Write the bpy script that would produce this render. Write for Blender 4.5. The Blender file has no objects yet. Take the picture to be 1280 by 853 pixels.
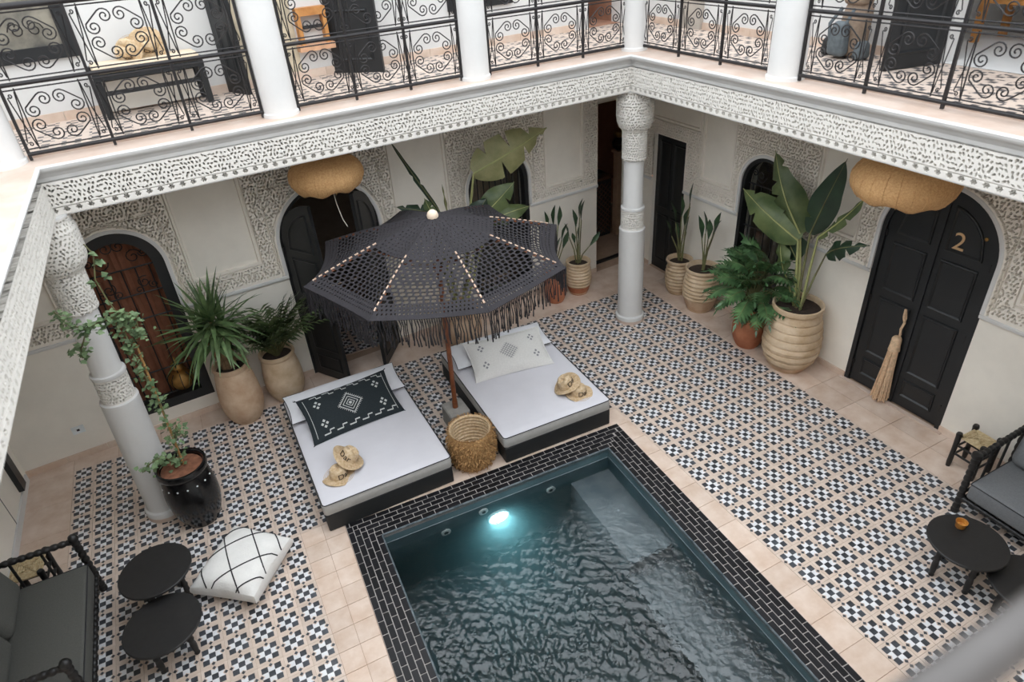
import bpy, bmesh, math, random
import numpy as np
from mathutils import Vector, Matrix, Euler
R = math.radians
SC = bpy.context.scene
COL = SC.collection
random.seed(7)
rng = np.random.default_rng(11)

# ------------------------------------------------------------------ camera
cam_d = bpy.data.cameras.new('camera'); cam = bpy.data.objects.new('camera', cam_d); COL.objects.link(cam)
CAM = Vector((-3.631, -5.012, 4.838))
cam_rot = Matrix.Rotation(R(-25.06), 4, 'Z') @ Matrix.Rotation(R(57.22), 4, 'X') @ Matrix.Rotation(R(-4.37), 4, 'Z')
cam.matrix_world = Matrix.Translation(CAM) @ cam_rot
FPX = 834.0
cam_d.sensor_width = 36.0; cam_d.lens = FPX / 1280 * 36.0
cam_d.clip_start = 0.05; cam_d.clip_end = 100
cam_d.dof.use_dof = True; cam_d.dof.focus_distance = 7.5; cam_d.dof.aperture_fstop = 1.6
SC.camera = cam

# ------------------------------------------------------------------ sky light and exposure
world = bpy.data.worlds.new('sky'); SC.world = world; world.use_nodes = True
bg = world.node_tree.nodes['Background']
bg.inputs['Color'].default_value = (0.90, 0.95, 1.0, 1); bg.inputs['Strength'].default_value = 1.0
SC.view_settings.view_transform = 'Standard'; SC.view_settings.look = 'None'
SC.view_settings.exposure = 1.75; SC.view_settings.gamma = 1.0; SC.view_settings.use_curve_mapping = False

# ------------------------------------------------------------------ helpers
def lin(c):
    return tuple((x / 255 / 12.92 if x / 255 <= 0.04045 else ((x / 255 + 0.055) / 1.055) ** 2.4) for x in c)
MATS = {}
def mat(name, col, rough=0.6, var=0.12, scale=8.0, bump=0.0, bscale=40.0, metal=0.0, col2=None, rnd=0.0, emit=None, estr=0.0, spec=None, sheen=0.0, sub=0.0):
    m = bpy.data.materials.new(name); m.use_nodes = True; MATS[name] = m
    nt = m.node_tree; N = nt.nodes; L = nt.links; b = N['Principled BSDF']
    b.inputs['Roughness'].default_value = rough; b.inputs['Metallic'].default_value = metal
    if spec is not None: b.inputs['Specular IOR Level'].default_value = spec
    if sheen: b.inputs['Sheen Weight'].default_value = sheen
    a = lin(col); c2 = lin(col2) if col2 else tuple(x * (1 - var) for x in a); c1 = a if col2 else tuple(min(1, x * (1 + var)) for x in a)
    tc = N.new('ShaderNodeTexCoord'); nz = N.new('ShaderNodeTexNoise'); nz.inputs['Scale'].default_value = scale
    nz.inputs['Detail'].default_value = 5; nz.inputs['Roughness'].default_value = 0.6
    L.new(tc.outputs['Object'], nz.inputs['Vector'])
    rp = N.new('ShaderNodeValToRGB'); rp.color_ramp.elements[0].position = 0.33; rp.color_ramp.elements[1].position = 0.67
    rp.color_ramp.elements[0].color = (*c2, 1); rp.color_ramp.elements[1].color = (*c1, 1)
    L.new(nz.outputs['Fac'], rp.inputs['Fac']); out = rp.outputs['Color']
    if rnd:
        oi = N.new('ShaderNodeObjectInfo'); gi = N.new('ShaderNodeNewGeometry'); ad = N.new('ShaderNodeMath'); ad.operation = 'ADD'
        L.new(oi.outputs['Random'], ad.inputs[0]); L.new(gi.outputs['Random Per Island'], ad.inputs[1])
        fr = N.new('ShaderNodeMath'); fr.operation = 'FRACT'; L.new(ad.outputs[0], fr.inputs[0])
        mr = N.new('ShaderNodeMapRange'); mr.inputs['To Min'].default_value = 1 - rnd; mr.inputs['To Max'].default_value = 1 + rnd
        L.new(fr.outputs[0], mr.inputs['Value'])
        hv = N.new('ShaderNodeHueSaturation'); L.new(mr.outputs[0], hv.inputs['Value']); L.new(out, hv.inputs['Color']); out = hv.outputs['Color']
    L.new(out, b.inputs['Base Color'])
    if bump:
        bn = N.new('ShaderNodeTexNoise'); bn.inputs['Scale'].default_value = bscale; bn.inputs['Detail'].default_value = 4
        L.new(tc.outputs['Object'], bn.inputs['Vector'])
        bp = N.new('ShaderNodeBump'); bp.inputs['Strength'].default_value = bump; bp.inputs['Distance'].default_value = 0.01
        L.new(bn.outputs['Fac'], bp.inputs['Height']); L.new(bp.outputs['Normal'], b.inputs['Normal'])
    if emit:
        b.inputs['Emission Color'].default_value = (*lin(emit), 1); b.inputs['Emission Strength'].default_value = estr
    return m

class MB:
    def __init__(s): s.v = []; s.f = []; s.m = []
    def add(s, vs, fs, mi=0):
        o = len(s.v); s.v.extend([tuple(p) for p in vs]); s.f.extend([tuple(i + o for i in f) for f in fs]); s.m.extend([mi] * len(fs)); return s
    def box(s, lo, hi, mi=0, M=None):
        x0, y0, z0 = lo; x1, y1, z1 = hi
        vs = [Vector(p) for p in ((x0,y0,z0),(x1,y0,z0),(x1,y1,z0),(x0,y1,z0),(x0,y0,z1),(x1,y0,z1),(x1,y1,z1),(x0,y1,z1))]
        if M is not None: vs = [M @ p for p in vs]
        return s.add(vs, [(0,3,2,1),(4,5,6,7),(0,1,5,4),(1,2,6,5),(2,3,7,6),(3,0,4,7)], mi)
    def hexa(s, bot, top, mi=0):
        return s.add(list(bot) + list(top), [(3,2,1,0),(4,5,6,7),(0,1,5,4),(1,2,6,5),(2,3,7,6),(3,0,4,7)], mi)
    def tube(s, pts, r, n=6, mi=0, cap=True, up=(0,0,1)):
        pts = [Vector(p) for p in pts]; k = len(pts)
        rs = r if isinstance(r, (list, tuple, np.ndarray)) else [r] * k
        vs = []; fs = []; prev = None
        for i, p in enumerate(pts):
            t = (pts[min(i + 1, k - 1)] - pts[max(i - 1, 0)]).normalized()
            if prev is None:
                a = Vector(up) if abs(t.dot(Vector(up))) < 0.95 else Vector((1, 0, 0))
                x = t.cross(a).normalized()
            else:
                x = (prev - t * prev.dot(t)); x = x.normalized() if x.length > 1e-6 else t.orthogonal().normalized()
            y = t.cross(x); prev = x
            for j in range(n):
                a = 2 * math.pi * j / n; vs.append(p + (x * math.cos(a) + y * math.sin(a)) * rs[i])
        for i in range(k - 1):
            for j in range(n):
                fs.append((i*n + j, i*n + (j+1) % n, (i+1)*n + (j+1) % n, (i+1)*n + j))
        if cap: fs.append(tuple(range(n - 1, -1, -1))); fs.append(tuple((k-1)*n + j for j in range(n)))
        return s.add(vs, fs, mi)
    def lathe(s, prof, n=24, c=(0,0), mi=0, mis=None, wob=0.0, lean=(0,0,1)):
        vs = []; fs = []; k = len(prof); o = len(s.v)
        for r, z in prof:
            for j in range(n):
                a = 2 * math.pi * j / n
                vs.append((c[0] + lean[0]*z/lean[2] + r*math.cos(a), c[1] + lean[1]*z/lean[2] + r*math.sin(a), z))
        ms = []
        for i in range(k - 1):
            for j in range(n):
                fs.append((i*n + j, i*n + (j+1) % n, (i+1)*n + (j+1) % n, (i+1)*n + j)); ms.append(mis[i] if mis else mi)
        s.add(vs, fs, 0); s.m[-len(fs):] = ms
        return s
    def prism(s, poly, z0, z1, mi=0):
        n = len(poly)
        vs = [(x, y, z0) for x, y in poly] + [(x, y, z1) for x, y in poly]
        fs = [tuple(range(n - 1, -1, -1)), tuple(range(n, 2*n))] + [(i, (i+1) % n, n + (i+1) % n, n + i) for i in range(n)]
        return s.add(vs, fs, mi)
    def grid(s, P, mi=0, flip=False, wrap=False):
        h = len(P); w = len(P[0]); vs = [p for row in P for p in row]; fs = []
        for i in range(h - 1):
            for j in range(w if wrap else w - 1):
                q = (i*w + j, i*w + (j+1) % w, (i+1)*w + (j+1) % w, (i+1)*w + j); fs.append(q[::-1] if flip else q)
        return s.add(vs, fs, mi)
    def xf(s, M):
        s.v = [tuple(M @ Vector(p)) for p in s.v]; return s
    def mesh(s, name, mats, smooth=None):
        me = bpy.data.meshes.new(name); me.from_pydata(s.v, [], s.f)
        for m in (mats if isinstance(mats, (list, tuple)) else [mats]): me.materials.append(m)
        if any(s.m): me.polygons.foreach_set('material_index', s.m)
        if smooth is not None:
            me.polygons.foreach_set('use_smooth', [True] * len(s.f)); me.set_sharp_from_angle(angle=R(smooth))
        me.update(); return me
    def build(s, name, mats, parent=None, smooth=None, M=None):
        return obj(name, s.mesh(name, mats, smooth), parent, M)

def obj(name, me, parent=None, M=None):
    o = bpy.data.objects.new(name, me); COL.objects.link(o)
    if parent is not None: o.parent = parent
    if M is not None: o.matrix_local = M
    return o
def tag(o, label=None, cat=None, group=None, kind=None):
    if label: o['label'] = label
    if cat: o['category'] = cat
    if group: o['group'] = group
    if kind: o['kind'] = kind
    return o
def thing(name, label, cat, loc=(0,0,0), rz=0.0, group=None):
    o = bpy.data.objects.new(name, None); COL.objects.link(o); o.empty_display_size = 0.1
    o.location = loc; o.rotation_euler = (0, 0, rz); return tag(o, label, cat, group)
def struct(name, mb, mats, label=None, smooth=None):
    o = mb.build(name, mats, None, smooth); o['kind'] = 'structure'
    if label: o['label'] = label
    return o
def sroot(name, label, loc=(0,0,0), rz=0.0):
    o = bpy.data.objects.new(name, None); COL.objects.link(o); o.empty_display_size = 0.1; o.location = loc; o.rotation_euler = (0,0,rz)
    o['kind'] = 'structure'; o['label'] = label; return o
def npmesh(name, V, F, mats, smooth=False):
    me = bpy.data.meshes.new(name); V = np.asarray(V, np.float32); F = np.asarray(F, np.int32)
    me.vertices.add(len(V)); me.vertices.foreach_set('co', V.ravel())
    me.loops.add(F.size); me.loops.foreach_set('vertex_index', F.ravel())
    me.polygons.add(len(F)); me.polygons.foreach_set('loop_start', np.arange(0, F.size, 4, dtype=np.int32))
    me.polygons.foreach_set('use_smooth', np.full(len(F), smooth))
    me.materials.append(mats); me.update(calc_edges=True); me.validate(); return me
def rbox(sx, sy, sz, b=0.01, seg=2):
    "rounded box, base centre at origin -> (verts, faces)"
    bm = bmesh.new(); bmesh.ops.create_cube(bm, size=1.0)
    for v in bm.verts: v.co = Vector((v.co.x * sx, v.co.y * sy, (v.co.z + 0.5) * sz))
    bmesh.ops.bevel(bm, geom=bm.edges[:], offset=b, segments=seg, profile=0.5, affect='EDGES')
    bm.verts.index_update(); vs = [v.co.copy() for v in bm.verts]; fs = [tuple(v.index for v in f.verts) for f in bm.faces]; bm.free()
    return vs, fs
def textmesh(name, body, size, depth, m):
    c = bpy.data.curves.new(name, 'FONT'); c.body = body; c.size = size; c.extrude = depth; c.align_x = 'CENTER'; c.align_y = 'CENTER'
    t = bpy.data.objects.new(name, c); COL.objects.link(t); dg = bpy.context.evaluated_depsgraph_get()
    me = bpy.data.meshes.new_from_object(t.evaluated_get(dg)); bpy.data.objects.remove(t); me.name = name
    me.materials.clear(); me.materials.append(m); return me
def onscreen(p):
    d = cam_rot.to_3x3().transposed() @ (Vector(p) - CAM)
    if d.z > -0.05: return None
    return 640 - FPX * d.x / d.z, 426.5 + FPX * d.y / d.z, -d.z

# ------------------------------------------------------------------ materials
white = mat('white_plaster', (216, 215, 213), 0.75, 0.03, 3.0, 0.15, 25)
cream = mat('cream_plaster', (237, 231, 220), 0.8, 0.05, 2.0, 0.12, 18)
stucco = mat('carved_stucco', (224, 220, 213), 0.85, 0.03, 6.0)
carvedw = mat('carved_wall_stucco', (238, 231, 220), 0.85, 0.03, 6.0)
peach = mat('peach_limestone', (222, 203, 188), 0.5, 0.1, 5.0, 0.08, 30, col2=(204, 178, 158), rnd=0.06)
peachtop = mat('peach_coping', (212, 194, 181), 0.6, 0.1, 4.0, 0.05, 30, col2=(200, 176, 160), rnd=0.04)
grout = mat('peach_grout', (178, 150, 128), 0.8, 0.1, 10)
t_peach = mat('tile_peach', (220, 203, 190), 0.38, 0.08, 9.0, col2=(206, 185, 168), rnd=0.06)
t_dark = mat('tile_charcoal', (74, 78, 84), 0.36, 0.2, 20.0, col2=(52, 54, 58), rnd=0.35)
t_white = mat('tile_white', (226, 226, 228), 0.4, 0.06, 15.0, rnd=0.06)
brickm = mat('pool_brick_black', (24, 23, 26), 0.38, 0.25, 30.0, 0.1, 60, rnd=0.35, spec=.3)
mortar = mat('pool_mortar', (168, 162, 158), 0.85, 0.12, 20)
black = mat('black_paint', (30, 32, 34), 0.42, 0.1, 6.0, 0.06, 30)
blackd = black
iron = mat('wrought_iron', (44, 42, 43), 0.45, 0.15, 20, metal=0.4)
basin = mat('pool_tadelakt', (92, 118, 124), 0.45, 0.2, 3.0, col2=(70, 94, 102))
slate = basin
steps = mat('pool_step_stone', (150, 160, 166), 0.5, 0.2, 4.0, col2=(104, 118, 126))
# ------------------------------------------------------------------ plan of the courtyard
BA = Vector((-6.15, 2.27)); BB = Vector((2.39, 2.905))          # back wall, left to right
RA = Vector((2.39, 2.905)); RB = Vector((2.60, -6.3))           # right wall, back to front
Z_BEAM, Z_FRZ, Z_COP, Z_GAL, Z_CEIL = 3.05, 3.32, 3.45, 3.47, 3.14
INNER = [Vector((1.06, 1.36)), Vector((-4.68, 1.09)), Vector((-4.71, -4.86)), Vector((1.13, -4.86))]   # beam face, seen from the yard
class Wall:
    def __init__(s, A, B): s.A = A; s.t = (B - A).normalized(); s.n = Vector((s.t.y, -s.t.x)); s.L = (B - A).length
    def p(s, u, z, d=0.0):
        q = s.A + s.t * u + s.n * d; return Vector((q.x, q.y, z))
    def M(s, u, z, d=0.0):
        "local x along the wall, y out of the wall into the yard... z up"
        q = s.p(u, z, d); return Matrix(((s.t.x, s.n.x, 0, q.x), (s.t.y, s.n.y, 0, q.y), (0, 0, 1, q.z), (0, 0, 0, 1)))
WB = Wall(BA, BB); WR = Wall(RA, RB)
# openings: (u centre, half width, sill, apex, arched)
OPB = [(1.61, 0.43, 0.24, 2.40, True), (3.82, 0.60, 0.0, 2.39, True), (6.125, 0.465, 0.20, 2.245, True), (8.10, 0.34, 0.0, 2.55, False)]
OPR = [(0.66, 0.34, 0.0, 2.085, False), (2.40, 0.38, 0.24, 2.215, True), (4.515, 0.575, 0.0, 2.475, True)]
NIB = [(0.18, 0.95, 1.68), (2.26, 2.94, 1.68), (4.69, 5.37, 1.66), (6.89, 7.48, 1.61)]
NIR = [(1.33, 1.84, 1.70), (3.14, 3.67, 1.68), (5.36, 5.95, 1.66), (0.2, 1.22, 2.32)]
def arch_top(o, u):
    c, h, z0, za, ar = o
    if not ar: return za
    k = max(0.0, h*h - (u - c)**2); return za - h + math.sqrt(k)
def outline(o, k=20):
    "opening outline from left foot over the arch to the right foot (u,z)"
    c, h, z0, za, ar = o
    if not ar: return [(c-h, z0), (c-h, za), (c+h, za), (c+h, z0)]
    pts = [(c-h, z0)] + [(c - h*math.cos(math.pi*i/k), za - h + h*math.sin(math.pi*i/k)) for i in range(k+1)] + [(c+h, z0)]
    return pts
def plain_wall(W, ops, top, u0=0.0, u1=None, depth=0.26, cut=None, back_=.05):
    u1 = W.L if u1 is None else u1
    mb = MB(); us = {u0, u1}
    for o in ops:
        c, h = o[0], o[1]
        us.update([c - h*math.cos(math.pi*i/24) for i in range(25)])
    us = sorted(us)
    for a, b in zip(us, us[1:]):
        if b - a < 1e-6: continue
        mid = (a + b)/2; o = next((o for o in ops if abs(mid - o[0]) < o[1]), None)
        if o is None: segs = [(0, 0, top, top)]
        else:
            segs = [(arch_top(o, a), arch_top(o, b), top, top)]
            if o[2] > 0: segs.append((0, 0, o[2], o[2]))
        for za, zb, ta, tb in segs:
            q = [W.p(a, za, -depth), W.p(b, zb, -depth), W.p(b, tb, -depth), W.p(a, ta, -depth)]; mb.add(q, [(3,2,1,0)])
            if cut is None or max(ta, tb) <= cut: parts = [(za, zb, ta, tb, 0)]
            elif min(za, zb) >= cut: parts = [(za, zb, ta, tb, -back_)]
            else: parts = [(za, zb, max(cut, za), max(cut, zb), 0), (max(cut, za), max(cut, zb), ta, tb, -back_)]
            for z1, z2, z3, z4, d in parts: mb.add([W.p(a, z1, d), W.p(b, z2, d), W.p(b, z4, d), W.p(a, z3, d)], [(0,1,2,3)])
    for o in ops:
        ol = outline(o); 
        if o[2] > 0: ol = ol + [ol[0]]
        for (a, za), (b, zb) in zip(ol, ol[1:]):
            mb.add([W.p(a, za), W.p(b, zb), W.p(b, zb, -depth), W.p(a, za, -depth)], [(3,2,1,0)])
    return mb

# ------------------------------------------------------------------ carved stucco: a real height field
def holes_field(w, h, seed, sp=0.035, a=0.0145, b=0.0058, sw=0.28):
    g = np.random.default_rng(seed); pts = []
    nx, ny = int(w/sp), max(1, int(h/sp))
    for i in range(nx):
        for j in range(ny):
            u = (i + 0.5 + 0.5*(j % 2) + g.uniform(-.22, .22))*w/nx; v = (j + 0.5 + g.uniform(-.2, .2))*h/ny
            cu = round(u/sw)*sw; cv = round((v - .07)/.16)*.16 + .07
            ang = math.atan2(v - cv, u - cu) + math.pi/2 + g.uniform(-.7, .7); pts.append((u, v, ang, a*g.uniform(.65, 1.25), b*g.uniform(.8, 1.2)))
    return pts
def carve(D, u0, v0, res, pts):
    nu, nv = D.shape
    for (u, v, an, a, b) in pts:
        i0 = max(0, int((u - u0 - a)/res)); i1 = min(nu, int((u - u0 + a)/res) + 2); j0 = max(0, int((v - v0 - a)/res)); j1 = min(nv, int((v - v0 + a)/res) + 2)
        if i1 <= i0 or j1 <= j0: continue
        U = u0 + np.arange(i0, i1)[:, None]*res - u; V = v0 + np.arange(j0, j1)[None, :]*res - v
        c, s = math.cos(an), math.sin(an); x = U*c + V*s; y = -U*s + V*c
        d = 1 - np.clip(((x/a)**2 + (y/(b*(1.15 - 0.5*np.clip(x/a, -1, 1))))**2 - 0.75)/0.35, 0, 1)
        D[i0:i1, j0:j1] = np.maximum(D[i0:i1, j0:j1], d)
def dot_crosses(w, v, per=0.085):
    "rows of nine small lozenge holes, as along the foot of the frieze"
    out = []
    n = int(w/per)
    for i in range(n):
        c = (i + .5)*w/n
        for dx, dy in ((0,0),(-.016,.0),(.016,0),(-.008,.011),(.008,.011),(-.008,-.011),(.008,-.011)): out.append((c + dx, v + dy, 0.6, .0062, .0052))
    return out
def relief_mesh(name, nu, nv, res, u0, v0, D, to3, m, keep=None, depth=0.02):
    I, J = np.meshgrid(np.arange(nu), np.arange(nv), indexing='ij'); U = u0 + I*res; V = v0 + J*res
    P = to3(U.ravel(), V.ravel(), (depth*(1 - D)).ravel())
    a = (I[:-1, :-1]*nv + J[:-1, :-1]).ravel(); F = np.stack([a, a + nv, a + nv + 1, a + 1], 1)
    if keep is not None: F = F[keep(U[:-1, :-1].ravel() + res/2, V[:-1, :-1].ravel() + res/2)]
    used = np.unique(F); mp = np.full(nu*nv, -1); mp[used] = np.arange(len(used))
    return npmesh(name, P[used], mp[F], m)
def wall_relief(W, ops, nis, segs, parent, seed):
    res = 0.007; z0, z1 = 1.42, 3.05
    for k, (ua, ub) in enumerate(segs):
        nu = int((ub - ua)/res) + 1; nv = int((z1 - z0)/res) + 1
        D = np.zeros((nu, nv)); U = ua + np.arange(nu)[:, None]*res + np.zeros((1, nv)); V = z0 + np.arange(nv)[None, :]*res + np.zeros((nu, 1))
        carve(D, 0, 0, res, [(u, v, an, a, b) for (u, v, an, a, b) in holes_field(ub - ua, z1 - z0, seed + k)])
        plain = V < z0 + .045; inn = np.zeros_like(plain)
        for (a, b, zb) in nis:
            plain |= (U > a - .05) & (U < b + .05) & (V > zb - .05)
            inn |= (U > a) & (U < b) & (V > zb)
        groove = np.zeros_like(plain)
        for o in ops:
            c, h, zs, za, ar = o
            if ar:
                dist = np.where(V > za - h, np.hypot(U - c, V - (za - h)) - h, np.abs(U - c) - h); plain |= dist < .05
                groove |= (np.abs(dist - .065) < .006)
                ww = h + .085
                groove |= (np.abs(np.abs(U - c) - ww) < .007) & (V < za + .09) & (V > z0 + .1); groove |= (np.abs(V - za - .085) < .007) & (np.abs(U - c) < ww)
            else:
                plain |= (np.abs(U - c) < h + .02) & (V < za + .02); plain |= (V > za + .2) & (np.abs(U - c) < h + .3)
        for (a, b, zb) in nis:
            for off in (.035,): groove |= ((np.abs(U - (a - off)) < .006) | (np.abs(U - (b + off)) < .006)) & (V > zb - off) | (np.abs(V - (zb - off)) < .006) & (U > a - off) & (U < b + off)
        D[plain] = 0; D[groove] = .4; D[inn] = .42
        def keep(u, v):
            ok = np.ones(len(u), bool)
            for o in ops:
                c, h, zs, za, ar = o
                d = np.where(v > za - h, np.hypot(u - c, v - (za - h)) - h, np.abs(u - c) - h) if ar else np.where(v < za, np.abs(u - c) - h, 1)
                ok &= d > 0.0
            for (a, b, zb) in nis: ok &= ~((u > a + .02) & (u < b - .02) & (v > zb + .02))
            return ok
        def to3(u, v, d):
            d = d - .038; return np.stack([W.A.x + W.t.x*u + W.n.x*d, W.A.y + W.t.y*u + W.n.y*d, v], 1)
        obj('carved_panel', relief_mesh('carved_panel', nu, nv, res, ua, z0, D, to3, carvedw, keep, .064), parent)
def niche_panels(W, nis, parent):
    for a, b, zb in nis:
        mb = MB(); mb.add([W.p(a + .01, zb + .01, -.003), W.p(b - .01, zb + .01, -.003), W.p(b - .01, Z_CEIL, -.003), W.p(a + .01, Z_CEIL, -.003)], [(0,1,2,3)]); mb.build('niche_panel', cream, parent)
def wall_trims(W, ops, parent, u1):
    # ledge under the carved zone and peach skirting, broken at openings
    cuts = sorted((o[0] - o[1], o[0] + o[1], o) for o in ops)
    def runs(z):
        out = []; u = 0.0
        for a, b, o in cuts:
            if o[2] <= z <= o[3]:
                out.append((u, a)); u = b
        out.append((u, u1)); return [r for r in out if r[1] - r[0] > .03]
    mb = MB()
    for a, b in runs(1.4):
        prof = [(0.0, 1.375), (.03, 1.385), (.036, 1.40), (.034, 1.42), (.022, 1.43), (0.0, 1.43)]
        mb.grid([[W.p(a, z, d) for d, z in prof], [W.p(b, z, d) for d, z in prof]], 0, flip=True)
    mb.build('ledge_moulding', white, parent, 40)
    mb = MB()
    for a, b in runs(0.04):
        n = max(1, round((b - a)/.42))
        for i in range(n):
            s = a + (b - a)*i/n; e = a + (b - a)*(i + 1)/n - .004
            sk = MB(); M = W.M(s, 0, 0); sk.box((0, -.002, -.01), (e - s, .016, .075), 0, M); sk.build('skirting_slab', peach, parent)
    for o in ops:
        if not o[4]: continue
        ol = outline(o, 32); tb = MB()
        pr = [(-.004, .0), (-.004, .028), (.016, .034), (.034, .028), (.04, .018)]
        rows = []
        c, h, z0, za, ar = o
        for (u, z) in ol:
            if z >= za - h - 1e-6: dx, dz = (u - c)/h, (z - (za - h))/h
            else: dx, dz = (1.0 if u > c else -1.0), 0.0
            if z < 1.43 and z == z0: z = max(z0, 1.43)
            rows.append([W.p(u + dx*q, z + dz*q, d) for q, d in pr])
        tb.grid(rows, 0, flip=False); tb.build('arch_moulding', white, parent, 50)

back = struct('wall_back', plain_wall(WB, OPB, Z_CEIL, cut=1.425), cream, 'cream back wall with carved stucco above a ledge')
wall_relief(WB, OPB, NIB, [(0.02, 2.6), (2.6, 5.03), (5.03, 7.76)], back, 100)
wall_trims(WB, OPB, back, WB.L); niche_panels(WB, NIB, back)
right = struct('wall_right', plain_wall(WR, OPR, Z_CEIL, cut=1.425), cream, 'cream right wall with carved stucco and the numbered door')
wall_relief(WR, OPR, NIR, [(0.0, 1.3), (1.3, 3.4), (3.4, 6.2)], right, 200)
wall_trims(WR, OPR, right, 7.5); niche_panels(WR, NIR, right)
for W_, par, a_, b_ in ((WB, back, 7.76, WB.L), (WR, right, 6.2, WR.L)):
    mb = MB(); mb.box((a_, -.05, 1.42), (b_, 0, Z_CEIL), 0, W_.M(0, 0, 0)) if W_ is WR else mb.box((8.44, -.05, 1.42), (b_, 0, Z_CEIL), 0, W_.M(0, 0, 0))
    mb.build('plain_panel', cream, par)
WL = Wall(Vector((-6.15, -6.3)), Vector((-6.15, 2.27)))
left = struct('wall_left', plain_wall(WL, [], Z_CEIL), cream, 'plain cream left wall under the gallery')
WS = Wall(Vector((2.6, -6.3)), Vector((-6.15, -6.3)))
struct('wall_front', plain_wall(WS, [], Z_CEIL), cream, 'plain cream wall under the near gallery')
# left wall skirting, black jamb and painted gap shade of a doorway
for i in range(9):
    y1 = 2.2 - i*.45; sk = MB(); sk.box((-6.15, y1 - .445, -.01), (-6.13, y1, .09)); sk.build('skirting_slab', white, left)
jb = MB(); jb.box((-6.16, 1.86, .12), (-6.10, 2.0, 2.2)); jb.build('door_jamb', black, left)
jb = MB(); jb.box((-6.155, 1.395, .06), (-6.143, 1.41, 2.2)); jb.build('gap_shade_strip', blackd, left)  # raised black strip, paints the shade of the door panel gap
ob = MB(); ob.box((-6.15, -.3, .1), (-6.142, 1.39, 2.2)); ob.build('door_panel', cream, left)
# ------------------------------------------------------------------ gallery slab, beam, frieze, cornice
def offset_poly(d):
    out = []; n = len(INNER)
    for i in range(n):
        p0, p1, p2 = INNER[i-1], INNER[i], INNER[(i+1) % n]
        a = (p1 - p0).normalized(); b = (p2 - p1).normalized(); na = Vector((a.y, -a.x)); nb = Vector((b.y, -b.x))   # outward of a ccw polygon
        m = (na + nb).normalized(); out.append(p1 + m*(d/max(.2, m.dot(na))))
    return out
def ring(mb, prof, mi=0):
    loops = [[(p.x, p.y, z) for p in offset_poly(d)] for d, z in prof]
    n = len(INNER)
    for A, B in zip(loops, loops[1:]):
        for i in range(n): mb.add([A[i], A[(i+1) % n], B[(i+1) % n], B[i]], [(0,1,2,3)], mi)
OUT = [Vector((3.0, 3.7)), Vector((-6.5, 2.9)), Vector((-6.5, -6.5)), Vector((3.0, -6.5))]
bm_ = MB(); ring(bm_, [(.24, Z_CEIL), (.24, Z_BEAM + .02), (.22, Z_BEAM), (.0, Z_BEAM), (-.036, Z_BEAM + .002), (-.04, Z_BEAM + .012), (.045, Z_BEAM + .014), (.045, Z_FRZ)])
struct('trim_1', bm_, white, 'white ring beam carrying the gallery', 40)
cm = MB(); ring(cm, [(.006, Z_FRZ - .012), (-.005, Z_FRZ), (-.012, Z_FRZ + .03), (-.035, Z_FRZ + .06), (-.065, Z_FRZ + .085), (-.075, Z_FRZ + .1), (-.08, Z_COP - .012), (-.07, Z_COP - .002), (-.055, Z_COP)])
struct('trim_2', cm, white, 'white cornice moulding round the gallery edge', 35)
ceil = MB(); IN = offset_poly(.2)
for i in range(4): ceil.add([(*IN[i], Z_CEIL), (*IN[(i+1) % 4], Z_CEIL), (*OUT[(i+1) % 4], Z_CEIL), (*OUT[i], Z_CEIL)], [(0,1,2,3)])
struct('ceiling', ceil, cream, 'plain underside of the upper gallery')
# lace frieze on the beam, one piece each side
fr_len = [(INNER[i], INNER[(i+1) % 4]) for i in range(4)]
trim = sroot('trim_3', 'white pierced stucco frieze along the gallery beam')
for k, (a, b) in enumerate(fr_len[:3] if False else [fr_len[0], fr_len[1], fr_len[3]]):
    t = (b - a); L = t.length; t = t.normalized(); n = Vector((-t.y, t.x))
    res = .0045; nu = int(L/res) + 1; nv = int((Z_FRZ - Z_BEAM - .012)/res) + 1; D = np.zeros((nu, nv)); hh = (nv - 1)*res
    pts = [(u, v + .065, an, a_*1.1, b_*1.1) for (u, v, an, a_, b_) in holes_field(L, hh - .075, 300 + k, .031, .0115, .0046)] + dot_crosses(L, .035)
    carve(D, 0, 0, res, pts); V = np.arange(nv)*res; D[:, V < .014] = 0; D[:, np.abs(V - .0585) < .004] = .45
    def to3(u, v, d, a=a, t=t, n=n): d = d - .03; return np.stack([a.x + t.x*u + n.x*d, a.y + t.y*u + n.y*d, v + Z_BEAM + .012], 1)
    me = relief_mesh('lace_frieze', nu, nv, res, 0, 0, D, to3, stucco, None, .072)
    me.flip_normals(); obj('lace_frieze', me, trim)
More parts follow.
